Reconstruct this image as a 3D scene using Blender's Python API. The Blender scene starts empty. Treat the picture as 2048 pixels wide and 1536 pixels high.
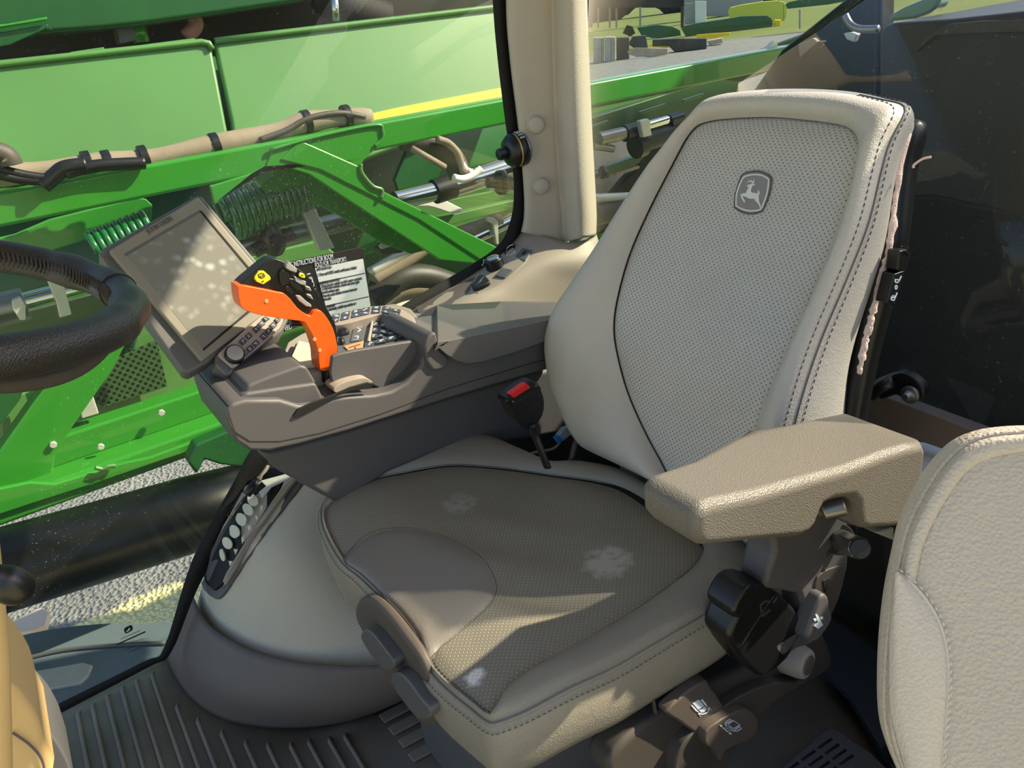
import bpy, bmesh, math, random
from mathutils import Vector, Matrix
from bpy_extras.object_utils import world_to_camera_view
random.seed(7)
scn = bpy.context.scene
COL = scn.collection
V = Vector
# ------------------------------------------------------------------ camera frame (calibrated on the photo)
F = 1540.0
CAM = V((0, 0, 1.32))
def _n(v): return V(v).normalized()
_X = -_n((2676, 1068, -F)); _Z = -_n((414, -3259, -F))
_Z = (_Z - _X * _X.dot(_Z)).normalized(); _Y = _Z.cross(_X)
RW = Matrix((_X, _Y, _Z))            # camera axes -> world axes
def ray(u, v): return RW @ V(((u - 1024) / F, -(v - 768) / F, -1.0))
def PA(u, v, ax, val):
    r = ray(u, v); return CAM + r * ((val - CAM[ax]) / r[ax])
def PX(u, v, x): return PA(u, v, 0, x)
def PY(u, v, y): return PA(u, v, 1, y)
def PZ(u, v, z): return PA(u, v, 2, z)
def PP(u, v, p0, n):
    r = ray(u, v); return CAM + r * ((V(p0) - CAM).dot(n) / r.dot(n))
def on(pts, pl):
    """pl: ('y',-1.2) or (p0, n)"""
    if isinstance(pl[0], str):
        ax = 'xyz'.index(pl[0]); return [PA(p[0], p[1], ax, pl[1]) for p in pts]
    return [PP(p[0], p[1], pl[0], pl[1]) for p in pts]
def crop(pts, x0, y0, s): return [(x0 + p[0] / s, y0 + p[1] / s) for p in pts]

# ------------------------------------------------------------------ materials
def lin(c):
    return tuple(((x / 255 + .055) / 1.055) ** 2.4 if x / 255 > .04045 else x / 255 / 12.92 for x in c)
def nodes(name):
    m = bpy.data.materials.new(name); m.use_nodes = True
    nt = m.node_tree; return m, nt, nt.nodes['Principled BSDF'], nt.nodes, nt.links
def mat(name, rgb, rough=.5, metal=0, grain=0, gscale=400, mottle=.0, mscale=6, spec=.5, coat=0, wrinkle=0, alt=None, tex='Object'):
    m, nt, b, N, L = nodes(name)
    c = lin(rgb)
    b.inputs['Base Color'].default_value = (*c, 1); b.inputs['Roughness'].default_value = rough
    b.inputs['Metallic'].default_value = metal; b.inputs['Specular IOR Level'].default_value = spec
    b.inputs['Coat Weight'].default_value = coat
    co = N.new('ShaderNodeTexCoord')
    if mottle:
        n = N.new('ShaderNodeTexNoise'); n.inputs['Scale'].default_value = mscale; n.inputs['Detail'].default_value = 6
        L.new(co.outputs[tex], n.inputs['Vector'])
        r = N.new('ShaderNodeMapRange'); r.inputs[1].default_value = .35; r.inputs[2].default_value = .7
        L.new(n.outputs['Fac'], r.inputs[0])
        mx = N.new('ShaderNodeMix'); mx.data_type = 'RGBA'
        mx.inputs[6].default_value = (*c, 1)
        d = lin(alt) if alt else tuple(x * (1 - mottle) for x in c)
        mx.inputs[7].default_value = (*d, 1)
        L.new(r.outputs[0], mx.inputs[0]); L.new(mx.outputs[2], b.inputs['Base Color'])
        r2 = N.new('ShaderNodeMapRange'); r2.inputs[3].default_value = rough * .9; r2.inputs[4].default_value = min(1, rough * 1.2)
        L.new(n.outputs['Fac'], r2.inputs[0]); L.new(r2.outputs[0], b.inputs['Roughness'])
    if grain:
        v = N.new('ShaderNodeTexVoronoi'); v.inputs['Scale'].default_value = gscale
        L.new(co.outputs[tex], v.inputs['Vector'])
        bp = N.new('ShaderNodeBump'); bp.inputs['Strength'].default_value = grain; bp.inputs['Distance'].default_value = .0012
        L.new(v.outputs['Distance'], bp.inputs['Height'])
        last = bp
        if wrinkle:
            n2 = N.new('ShaderNodeTexNoise'); n2.inputs['Scale'].default_value = 38; n2.inputs['Detail'].default_value = 4; n2.inputs['Distortion'].default_value = 1.2
            mp = N.new('ShaderNodeMapping'); mp.inputs['Scale'].default_value = (1, 2.5, 1)
            L.new(co.outputs[tex], mp.inputs['Vector']); L.new(mp.outputs[0], n2.inputs['Vector'])
            b2 = N.new('ShaderNodeBump'); b2.inputs['Strength'].default_value = wrinkle; b2.inputs['Distance'].default_value = .004
            L.new(n2.outputs['Fac'], b2.inputs['Height']); L.new(bp.outputs[0], b2.inputs['Normal']); last = b2
        L.new(last.outputs[0], b.inputs['Normal'])
    return m
def perforated(name, rgb, dot, a=.0075, r=.17, rough=.45, grainscale=500, stain=None, wrinkle=.25, xz=False):
    """leather with a staggered grid of small holes, in the object's own x/y"""
    m, nt, b, N, L = nodes(name)
    co = N.new('ShaderNodeTexCoord')
    def lattice(off):
        mp = N.new('ShaderNodeMapping'); mp.inputs['Scale'].default_value = (1 / a, 0 if xz else 1 / a, 1 / a if xz else 0); mp.inputs['Location'].default_value = (off, 0 if xz else off, off if xz else 0)
        L.new(co.outputs['Object'], mp.inputs['Vector'])
        fr = N.new('ShaderNodeVectorMath'); fr.operation = 'FRACTION'; L.new(mp.outputs[0], fr.inputs[0])
        sb = N.new('ShaderNodeVectorMath'); sb.operation = 'SUBTRACT'; sb.inputs[1].default_value = (.5, 0 if xz else .5, .5 if xz else 0); L.new(fr.outputs[0], sb.inputs[0])
        ln = N.new('ShaderNodeVectorMath'); ln.operation = 'LENGTH'; L.new(sb.outputs[0], ln.inputs[0])
        return ln.outputs['Value']
    mn = N.new('ShaderNodeMath'); mn.operation = 'MINIMUM'; L.new(lattice(0), mn.inputs[0]); L.new(lattice(.5), mn.inputs[1])
    mr = N.new('ShaderNodeMapRange'); mr.inputs[1].default_value = r * .7; mr.inputs[2].default_value = r * 1.25
    L.new(mn.outputs[0], mr.inputs[0])                 # 0 in hole, 1 outside
    base = N.new('ShaderNodeMix'); base.data_type = 'RGBA'
    c = lin(rgb)
    no = N.new('ShaderNodeTexNoise'); no.inputs['Scale'].default_value = 5; no.inputs['Detail'].default_value = 5
    L.new(co.outputs['Object'], no.inputs['Vector'])
    base.inputs[6].default_value = (*c, 1); base.inputs[7].default_value = (*[x * .8 for x in c], 1)
    L.new(no.outputs['Fac'], base.inputs[0])
    colr = base.outputs[2]
    if stain:
        sn = N.new('ShaderNodeTexNoise'); sn.inputs['Scale'].default_value = 60; sn.inputs['Detail'].default_value = 8
        L.new(co.outputs['Object'], sn.inputs['Vector'])
        for (sx, sy, sr, st) in stain:
            gm = N.new('ShaderNodeVectorMath'); gm.operation = 'DISTANCE'; gm.inputs[1].default_value = (sx, sy, 0)
            L.new(co.outputs['Object'], gm.inputs[0])
            g1 = N.new('ShaderNodeMapRange'); g1.inputs[1].default_value = sr; g1.inputs[2].default_value = 0; L.new(gm.outputs['Value'], g1.inputs[0])
            ml = N.new('ShaderNodeMath'); ml.operation = 'MULTIPLY'; L.new(g1.outputs[0], ml.inputs[0]); L.new(sn.outputs['Fac'], ml.inputs[1])
            g2 = N.new('ShaderNodeMapRange'); g2.inputs[1].default_value = .18; g2.inputs[2].default_value = .34; g2.inputs[4].default_value = st; L.new(ml.outputs[0], g2.inputs[0])
            mm = N.new('ShaderNodeMix'); mm.data_type = 'RGBA'; mm.inputs[7].default_value = (.75, .75, .73, 1)
            L.new(g2.outputs[0], mm.inputs[0]); L.new(colr, mm.inputs[6]); colr = mm.outputs[2]
    mx = N.new('ShaderNodeMix'); mx.data_type = 'RGBA'; mx.inputs[6].default_value = (*lin(dot), 1)
    L.new(mr.outputs[0], mx.inputs[0]); L.new(colr, mx.inputs[7]); L.new(mx.outputs[2], b.inputs['Base Color'])
    b.inputs['Roughness'].default_value = rough
    bp = N.new('ShaderNodeBump'); bp.inputs['Strength'].default_value = .6; bp.inputs['Distance'].default_value = .001
    L.new(mr.outputs[0], bp.inputs['Height'])
    n2 = N.new('ShaderNodeTexNoise'); n2.inputs['Scale'].default_value = 14; n2.inputs['Detail'].default_value = 2
    L.new(co.outputs['Object'], n2.inputs['Vector'])
    b2 = N.new('ShaderNodeBump'); b2.inputs['Strength'].default_value = wrinkle; b2.inputs['Distance'].default_value = .01
    L.new(n2.outputs['Fac'], b2.inputs['Height']); L.new(bp.outputs[0], b2.inputs['Normal']); L.new(b2.outputs[0], b.inputs['Normal'])
    return m
def glassmat(name, tint, dust=.04, gloss_k=1.0):
    m, nt, b, N, L = nodes(name)
    N.remove(b); out = N['Material Output']
    tr = N.new('ShaderNodeBsdfTransparent'); tr.inputs[0].default_value = (*tint, 1)
    gl = N.new('ShaderNodeBsdfGlossy'); gl.inputs['Roughness'].default_value = .02
    fr = N.new('ShaderNodeFresnel'); fr.inputs['IOR'].default_value = 1.35
    ge = N.new('ShaderNodeNewGeometry'); iv = N.new('ShaderNodeMath'); iv.operation = 'SUBTRACT'; iv.inputs[0].default_value = gloss_k; L.new(ge.outputs['Backfacing'], iv.inputs[1])
    iv.use_clamp = True; mu = N.new('ShaderNodeMath'); mu.operation = 'MULTIPLY'; L.new(iv.outputs[0], mu.inputs[0]); L.new(fr.outputs[0], mu.inputs[1])
    m1 = N.new('ShaderNodeMixShader'); L.new(mu.outputs[0], m1.inputs[0]); L.new(tr.outputs[0], m1.inputs[1]); L.new(gl.outputs[0], m1.inputs[2])
    df = N.new('ShaderNodeBsdfDiffuse'); df.inputs[0].default_value = (.75, .78, .75, 1)
    tc = N.new('ShaderNodeTexCoord'); no = N.new('ShaderNodeTexNoise'); no.inputs['Scale'].default_value = 260; no.inputs['Detail'].default_value = 3
    L.new(tc.outputs['Object'], no.inputs['Vector'])
    mr = N.new('ShaderNodeMapRange'); mr.inputs[1].default_value = .66; mr.inputs[2].default_value = .8; mr.inputs[3].default_value = dust; mr.inputs[4].default_value = dust + .3
    L.new(no.outputs['Fac'], mr.inputs[0])
    m2 = N.new('ShaderNodeMixShader'); L.new(mr.outputs[0], m2.inputs[0]); L.new(m1.outputs[0], m2.inputs[1]); L.new(df.outputs[0], m2.inputs[2])
    L.new(m2.outputs[0], out.inputs[0])
    return m

M = {}
M['leather'] = mat('leather_beige', (192, 187, 180), .42, grain=.35, gscale=420, mottle=.06, wrinkle=.18)
M['perf_back'] = perforated('perforated_leather', (196, 193, 188), (104, 100, 102), a=.0092, r=.115)
M['leather_c'] = mat('leather_cushion', (141, 135, 123), .38, grain=.35, gscale=420, mottle=.1, wrinkle=.2)
M['leather_h'] = mat('leather_plain', (126, 122, 116), .36, grain=.2, gscale=500, mottle=.08, wrinkle=.1)
M['leather_p'] = mat('leather_pale', (200, 188, 174), .42, grain=.8, gscale=300, mottle=.05)
M['seamc'] = mat('seam_shadow', (112, 106, 103), .8)
M['stitch'] = mat('thread_grey', (92, 86, 88), .8)
M['stitch_l'] = mat('thread_pale', (215, 208, 196), .8)
M['plastic'] = mat('plastic_taupe', (85, 83, 85), .5, grain=.12, gscale=900, mottle=.06)
M['plastic_d'] = mat('plastic_brown', (86, 78, 73), .5, grain=.15, gscale=800, mottle=.08)
M['plastic_b'] = mat('plastic_base', (72, 66, 61), .55, grain=.15, gscale=800, mottle=.1)
M['lidpad'] = mat('plastic_lid_shaded', (98, 96, 96), .4, grain=.5, gscale=520)  # darker copy of the armrest pad; shade on the lid is in the colour
M['armpad'] = mat('plastic_pad', (108, 104, 98), .42, grain=.55, gscale=520)
M['pillar'] = mat('pillar_trim', (186, 176, 162), .55, grain=.35, gscale=420, mottle=.03)
M['trim_l'] = mat('trim_light', (160, 149, 137), .5, grain=.15, gscale=700, mottle=.05)
M['fabric'] = mat('fabric_panel', (190, 182, 166), .8, grain=.6, gscale=330, mottle=.04)
M['kick'] = mat('kick_plastic', (100, 90, 84), .5, grain=.12, gscale=800, mottle=.06)
M['black'] = mat('black_plastic', (20, 21, 23), .35, mottle=.15)
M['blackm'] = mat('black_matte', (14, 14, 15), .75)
M['rubber'] = mat('rubber_mat', (136, 126, 114), .62, grain=.3, gscale=260, mottle=.28, mscale=5)
M['wheel'] = mat('wheel_leather', (44, 41, 40), .36, grain=.4, gscale=700)
M['bezel'] = mat('bezel_grey', (128, 124, 113), .45)
M['bezel_d'] = mat('housing_grey', (92, 92, 94), .4)
M['screen'] = mat('screen_dusty', (138, 138, 130), .3, mottle=.2, mscale=34, alt=(168, 168, 162))
def smudged():
    m, nt, b, N, L = nodes('screen_smudged'); co = N.new('ShaderNodeTexCoord')
    ns = N.new('ShaderNodeTexNoise'); ns.inputs['Scale'].default_value = 40; L.new(co.outputs['Object'], ns.inputs['Vector'])
    vm = N.new('ShaderNodeVectorMath'); vm.operation = 'MULTIPLY_ADD'; vm.inputs[1].default_value = (.012, .012, .012); L.new(ns.outputs['Color'], vm.inputs[0]); L.new(co.outputs['Object'], vm.inputs[2])
    v = N.new('ShaderNodeTexVoronoi'); v.inputs['Scale'].default_value = 52; L.new(vm.outputs[0], v.inputs['Vector'])
    r = N.new('ShaderNodeMapRange'); r.inputs[1].default_value = .5; r.inputs[2].default_value = .12; L.new(v.outputs['Distance'], r.inputs[0])
    n2 = N.new('ShaderNodeTexNoise'); n2.inputs['Scale'].default_value = 14; n2.inputs['Detail'].default_value = 5; L.new(co.outputs['Object'], n2.inputs['Vector'])
    r2 = N.new('ShaderNodeMapRange'); r2.inputs[1].default_value = .45; r2.inputs[2].default_value = .62; L.new(n2.outputs['Fac'], r2.inputs[0])
    mu = N.new('ShaderNodeMath'); mu.operation = 'MULTIPLY'; L.new(r.outputs[0], mu.inputs[0]); L.new(r2.outputs[0], mu.inputs[1])
    mx = N.new('ShaderNodeMix'); mx.data_type = 'RGBA'; mx.inputs[6].default_value = (*lin((118, 118, 112)), 1); mx.inputs[7].default_value = (*lin((168, 170, 168)), 1)
    L.new(mu.outputs[0], mx.inputs[0]); L.new(mx.outputs[2], b.inputs['Base Color']); b.inputs['Roughness'].default_value = .28
    return m
M['screen'] = smudged()
M['orange'] = mat('orange_grip', (232, 92, 22), .35)
M['yellow'] = mat('yellow_key', (225, 210, 40), .4)
M['key'] = mat('key_grey', (66, 72, 82), .35)
M['keyl'] = mat('key_pale', (150, 150, 146), .35)
M['legend'] = mat('legend_white', (205, 215, 230), .6)
M['legend_d'] = mat('legend_dark', (30, 32, 34), .6)
M['orangekey'] = mat('key_orange', (222, 150, 105), .5)
M['cream'] = mat('cream_plate', (206, 200, 180), .5)
M['red'] = mat('red_button', (205, 28, 30), .4)
M['white'] = mat('white_paper', (222, 222, 218), .7)
M['paper'] = mat('paper_grey', (190, 200, 204), .6)
M['chrome'] = mat('chrome', (205, 205, 200), .16, metal=1)
M['steel'] = mat('steel_grey', (150, 150, 148), .35, metal=.9, mottle=.2)
M['zinc'] = mat('zinc_bracket', (215, 212, 204), .4, metal=.4, mottle=.12, mscale=20)
M['green'] = mat('green_paint', (50, 136, 38), .28, coat=.35, mottle=.08, mscale=3)
M['green_p'] = mat('green_panel', (82, 132, 66), .38, coat=.2, mottle=.14, mscale=2.2)
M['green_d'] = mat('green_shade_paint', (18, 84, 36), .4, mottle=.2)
M['spring'] = mat('spring_green', (26, 104, 52), .25, coat=.5)
M['yellow_p'] = mat('yellow_stripe', (250, 205, 10), .4)
M['hose'] = mat('hose_tan', (142, 128, 110), .7, grain=.3, gscale=300, mottle=.15, mscale=20)
M['hose_d'] = mat('hose_dusty_black', (74, 68, 62), .55, grain=.2, gscale=300, mottle=.3, mscale=12)
M['foam'] = mat('torn_foam', (232, 206, 196), .9, grain=.8, gscale=300)
M['patch'] = mat('patch_grey', (142, 138, 142), .8, grain=.4, gscale=900)
M['silver'] = mat('silver_thread', (222, 228, 226), .5, grain=.4, gscale=1200)
M['tank'] = mat('tank_black', (9, 13, 14), .3, mottle=.3, mscale=3, spec=.35)
M['tankg'] = mat('hood_grey', (46, 46, 44), .5, mottle=.2)
M['tan'] = mat('column_tan', (208, 176, 120), .5, mottle=.06)
M['tan_rib'] = mat('rib_mat_tan', (150, 140, 120), .7)
M['blue'] = mat('blue_clip', (30, 120, 190), .4)
M['paleblue'] = mat('connector_grey', (150, 165, 172), .4)
M['asphalt'] = mat('asphalt', (120, 120, 120), .9, grain=.8, gscale=30, mottle=.35, mscale=4)
M['wood'] = mat('pallet_wood', (185, 165, 140), .8, mottle=.25, mscale=4)
M['crate'] = mat('crate_grey', (168, 166, 158), .7, mottle=.2, mscale=3)
M['step'] = mat('step_bluegrey', (104, 120, 130), .5, mottle=.15, mscale=8)
M['seamd'] = mat('seam_dark', (44, 41, 40), .7)
M['glass_c'] = glassmat('rear_corner_glass', (.86, .90, .88), .012, .5)
M['leaf'] = mat('tree_green', (36, 46, 26), .9, mottle=.5, mscale=3)
M['glass'] = glassmat('window_glass', (.93, .96, .94), .008, .35)
M['glass_t'] = glassmat('tinted_glass', (.86, .89, .92), .015, .8)

# ------------------------------------------------------------------ object helpers
YM = -3.3; MPN = V((0, .93, .36)).normalized()
def link(name, me, m, parent=None, world=None, smooth=True):
    o = bpy.data.objects.new(name, me); COL.objects.link(o)
    if m is not None:
        for mm in (m if isinstance(m, (list, tuple)) else [m]): me.materials.append(mm)
    if smooth:
        for p in me.polygons: p.use_smooth = True
    if world is not None: o.matrix_world = world
    if parent is not None:
        o.parent = parent; o.matrix_parent_inverse = world_of(parent).inverted()
    return o
def world_of(o):
    return o.matrix_basis.copy()
def thing(name, label, cat, loc=(0, 0, 0), group=None):
    o = bpy.data.objects.new(name, None); COL.objects.link(o); o.location = loc; o.empty_display_size = .05
    o['label'] = label; o['category'] = cat
    if group: o['group'] = group
    return o
def tag(o, label, cat, group=None, kind=None):
    if label: o['label'] = label
    if cat: o['category'] = cat
    if group: o['group'] = group
    if kind: o['kind'] = kind
    return o
def struct(o, label=None): o['kind'] = 'structure'; o['label'] = label or o.name; return o
def finish(bm):
    bmesh.ops.recalc_face_normals(bm, faces=bm.faces[:])
    me = bpy.data.meshes.new('m'); bm.to_mesh(me); bm.free(); return me
def bevel(o, w, seg=3, ang=35):
    if w <= 0: return o
    b = o.modifiers.new('b', 'BEVEL'); b.width = w; b.segments = seg; b.limit_method = 'ANGLE'; b.angle_limit = math.radians(ang); b.harden_normals = True
    return o
def catmull(p, n=6, closed=True):
    out = []; L = len(p)
    for i in range(L if closed else L - 1):
        g = lambda k: p[k % L] if closed else p[max(0, min(L - 1, k))]
        p0, p1, p2, p3 = g(i - 1), g(i), g(i + 1), g(i + 2)
        for j in range(n):
            t = j / n
            out.append(tuple(.5 * (2 * p1[k] + (p2[k] - p0[k]) * t + (2 * p0[k] - 5 * p1[k] + 4 * p2[k] - p3[k]) * t * t + (3 * p1[k] - p0[k] - 3 * p2[k] + p3[k]) * t ** 3) for k in range(len(p1))))
    if not closed: out.append(tuple(p[-1]))
    return out
def prism_bm(bm, pts, e):
    a = [bm.verts.new(p) for p in pts]; b = [bm.verts.new(V(p) + V(e)) for p in pts]
    bm.faces.new(a); bm.faces.new(b[::-1]); n = len(a)
    for i in range(n): bm.faces.new((a[i], b[i], b[(i + 1) % n], a[(i + 1) % n]))
def slab(name, px, pl, e, m, parent=None, bev=.003, sm=0, seg=3):
    if sm: px = catmull(px, sm)
    pts = on(px, pl); bm = bmesh.new()
    if isinstance(e, (int, float)):
        if isinstance(pl[0], str): n = V((0, 0, 0)); n['xyz'.index(pl[0])] = 1
        else: n = V(pl[1]).normalized()
        e = n * -e
    prism_bm(bm, pts, e)
    return bevel(link(name, finish(bm), m, parent), bev, seg)
def prism(name, pts, e, m, parent=None, bev=.003, seg=3):
    bm = bmesh.new(); prism_bm(bm, [V(p) for p in pts], e); return bevel(link(name, finish(bm), m, parent), bev, seg)
def box_bm(bm, c, s, rot=None):
    mt = Matrix.Translation(c) @ (rot.to_4x4() if rot else Matrix()) @ Matrix.Diagonal((*s, 1))
    bmesh.ops.create_cube(bm, size=1, matrix=mt)
def box(name, c, s, m, parent=None, rot=None, bev=.003, seg=2):
    bm = bmesh.new(); box_bm(bm, V(c), s, rot); return bevel(link(name, finish(bm), m, parent), bev, seg)
def tube_bm(bm, path, r, sides=12, closed=False, caps=True, flat=1.0):
    path = [V(p) for p in path]; n = len(path); rings = []
    up = None
    for i, p in enumerate(path):
        a = path[(i - 1) % n] if (closed or i > 0) else p; b = path[(i + 1) % n] if (closed or i < n - 1) else p
        t = (b - a).normalized()
        if up is None:
            up = V((0, 0, 1)) if abs(t.z) < .9 else V((1, 0, 0))
        s = t.cross(up).normalized(); up = s.cross(t).normalized()
        rr = r[i] if isinstance(r, (list, tuple)) else r
        rings.append([bm.verts.new(p + (s * math.cos(2 * math.pi * k / sides) + up * flat * math.sin(2 * math.pi * k / sides)) * rr) for k in range(sides)])
    for i in range(n if closed else n - 1):
        A, B = rings[i], rings[(i + 1) % n]
        for k in range(sides): bm.faces.new((A[k], A[(k + 1) % sides], B[(k + 1) % sides], B[k]))
    if not closed and caps:
        bm.faces.new(rings[0]); bm.faces.new(rings[-1][::-1])
def tube(name, path, r, m, parent=None, sides=12, closed=False, caps=True, bev=0, flat=1.0):
    bm = bmesh.new(); tube_bm(bm, path, r, sides, closed, caps, flat)
    return bevel(link(name, finish(bm), m, parent), bev, 2, 50)
def cyl(name, a, b, r, m, parent=None, sides=24, bev=.002):
    bm = bmesh.new(); tube_bm(bm, [a, b], r, sides); return bevel(link(name, finish(bm), m, parent), bev, 2, 50)
def smooth_path(p, n=6): return [V(q) for q in catmull([tuple(x) for x in p], n, False)]
def resample(path, step, closed=False):
    path = [V(p) for p in path]
    if closed: path = path + [path[0]]
    out = [path[0]]; acc = 0
    for a, b in zip(path, path[1:]):
        d = (b - a).length
        if d == 0: continue
        t = step - acc
        while t <= d:
            out.append(a.lerp(b, t / d)); t += step
        acc = (acc + d) % step if (acc + d) >= step else acc + d
    return out
def stitches(name, path, m, parent, L=.006, gap=.003, r=.0009, nrm=None, closed=False, world=None):
    pts = resample(path, L + gap, closed); bm = bmesh.new()
    for a, b in zip(pts, pts[1:]):
        d = (b - a); e = a + d * (L / (L + gap))
        if d.length < 1e-6: continue
        tube_bm(bm, [a, (a + e) / 2, e], [r * .5, r, r * .5], 5)
    return link(name, finish(bm), m, parent, world)
def text(name, s, org, right, up, h, m, parent, depth=.0006, width=None):
    """lettering laid on a plane: org = lower left corner"""
    cu = bpy.data.curves.new('t', 'FONT'); cu.body = s; cu.size = h * 1.38; cu.extrude = depth
    o = bpy.data.objects.new('t', cu); COL.objects.link(o)
    dg = bpy.context.evaluated_depsgraph_get(); me = bpy.data.meshes.new_from_object(o.evaluated_get(dg))
    bpy.data.objects.remove(o)
    right = V(right).normalized(); up = (V(up) - right * V(up).dot(right)).normalized(); n = right.cross(up)
    w = max(v.co.x for v in me.vertices); sx = (width / w) if width else 1
    for v in me.vertices: v.co = V(org) + right * v.co.x * sx + up * v.co.y + n * v.co.z
    return link(name, me, m, parent, smooth=False)
def lathe(name, org, axis, prof, m, parent=None, sides=32, bev=0):
    axis = V(axis).normalized(); t = V((0, 0, 1)) if abs(axis.z) < .9 else V((1, 0, 0)); s = axis.cross(t).normalized(); u = s.cross(axis)
    bm = bmesh.new(); rings = []
    for (r, h) in prof:
        rings.append([bm.verts.new(V(org) + axis * h + (s * math.cos(2 * math.pi * k / sides) + u * math.sin(2 * math.pi * k / sides)) * r) for k in range(sides)])
    for A, B in zip(rings, rings[1:]):
        for k in range(sides): bm.faces.new((A[k], A[(k + 1) % sides], B[(k + 1) % sides], B[k]))
    bm.faces.new(rings[0]); bm.faces.new(rings[-1][::-1])
    return bevel(link(name, finish(bm), m, parent), bev, 2, 40)
def rings_mesh(loops, close_last=False, close_first=False):
    bm = bmesh.new(); R = [[bm.verts.new(p) for p in l] for l in loops]; n = len(R[0])
    for A, B in zip(R, R[1:]):
        for k in range(n): bm.faces.new((A[k], A[(k + 1) % n], B[(k + 1) % n], B[k]))
    for flag, l in ((close_first, R[0]), (close_last, R[-1])):
        if flag:
            c = bm.verts.new(sum((v.co for v in l), V()) / n)
            for k in range(n): bm.faces.new((l[k], l[(k + 1) % n], c))
    return finish(bm)
def grid(name, rows, m, parent=None, solid=0, sub=0):
    """rows: list of equally long lists of world points"""
    if sub:
        rows = [catmull([tuple(p) for p in r], sub, False) for r in rows]
        cols = [catmull([r[i] for r in rows], sub, False) for i in range(len(rows[0]))]
        rows = [[V(c[j]) for c in cols] for j in range(len(cols[0]))]
    bm = bmesh.new(); R = [[bm.verts.new(p) for p in r] for r in rows]
    for a, b in zip(R, R[1:]):
        for i in range(len(a) - 1): bm.faces.new((a[i], a[i + 1], b[i + 1], b[i]))
    o = link(name, finish(bm), m, parent)
    if solid:
        s = o.modifiers.new('s', 'SOLIDIFY'); s.thickness = solid; s.offset = 0
    return o
def polar(pts, c, N):
    """sample a star shaped closed polygon by angle about c"""
    out = []; n = len(pts)
    for k in range(N):
        a = 2 * math.pi * k / N; d = (math.cos(a), math.sin(a)); best = None
        for i in range(n):
            p, q = pts[i], pts[(i + 1) % n]
            ex, ey = q[0] - p[0], q[1] - p[1]; wx, wy = p[0] - c[0], p[1] - c[1]
            den = d[0] * ey - d[1] * ex
            if abs(den) < 1e-12: continue
            t = (wx * ey - wy * ex) / den; s = (wx * d[1] - wy * d[0]) / den
            if -1e-9 <= s <= 1 + 1e-9 and t > 0 and (best is None or t > best): best = t
        best = best if best is not None else .01
        out.append((c[0] + d[0] * best, c[1] + d[1] * best))
    return out
def bvh_of(o, sub=None):
    from mathutils.bvhtree import BVHTree
    return BVHTree.FromPolygons([o.matrix_basis @ v.co for v in o.data.vertices], [tuple(p.vertices) for p in o.data.polygons])
HP = [None, None]
def hit(px, bv, off=0):
    r = ray(*px).normalized(); co, n, i, d = bv.ray_cast(CAM, r)
    if co is None:
        if HP[0] is None: return None, None
        n = HP[1]; return PP(px[0], px[1], HP[0] + n * off, n), n
    if n.dot(r) > 0: n = -n
    HP[0] = co.copy(); HP[1] = n.copy()
    return co + n * off, n
def decal(name, px, bv, off, th, m, parent, bev=.001, sm=0, fallback=None):
    if sm: px = catmull(px, sm)
    P = []; nn = V()
    for p in px:
        c, n = hit(p, bv, off)
        if c is not None: nn += n
        P.append((p, c))
    nn.normalize(); base = next(c for _, c in P if c is not None)
    pts = [c if c is not None else PP(p[0], p[1], base, nn) for p, c in P]
    bm = bmesh.new(); prism_bm(bm, pts, -nn * th); return bevel(link(name, finish(bm), m, parent), bev, 2)
class Frame:
    def __init__(s, org, ex, ey):
        s.o = V(org); s.x = V(ex).normalized(); s.y = V(ey).normalized(); s.n = s.x.cross(s.y).normalized()
        s.M = Matrix((( s.x.x, s.y.x, s.n.x, s.o.x), (s.x.y, s.y.y, s.n.y, s.o.y), (s.x.z, s.y.z, s.n.z, s.o.z), (0, 0, 0, 1)))
    def loc(s, px, depth=0):
        out = []
        for p in px:
            w = PP(p[0], p[1], s.o + s.n * depth, s.n) - s.o; out.append((w.dot(s.x), w.dot(s.y)))
        return out
    def w(s, p, h=0): return s.o + s.x * p[0] + s.y * p[1] + s.n * h
def local(me, fr): pass
def lp(p, c, t): return (c[0] + (p[0] - c[0]) * t, c[1] + (p[1] - c[1]) * t)
SUN_DIR = (-.735, .34, .59); SUN_E = 10.5; SKY_E = .28; EXPO = -.12
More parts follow.
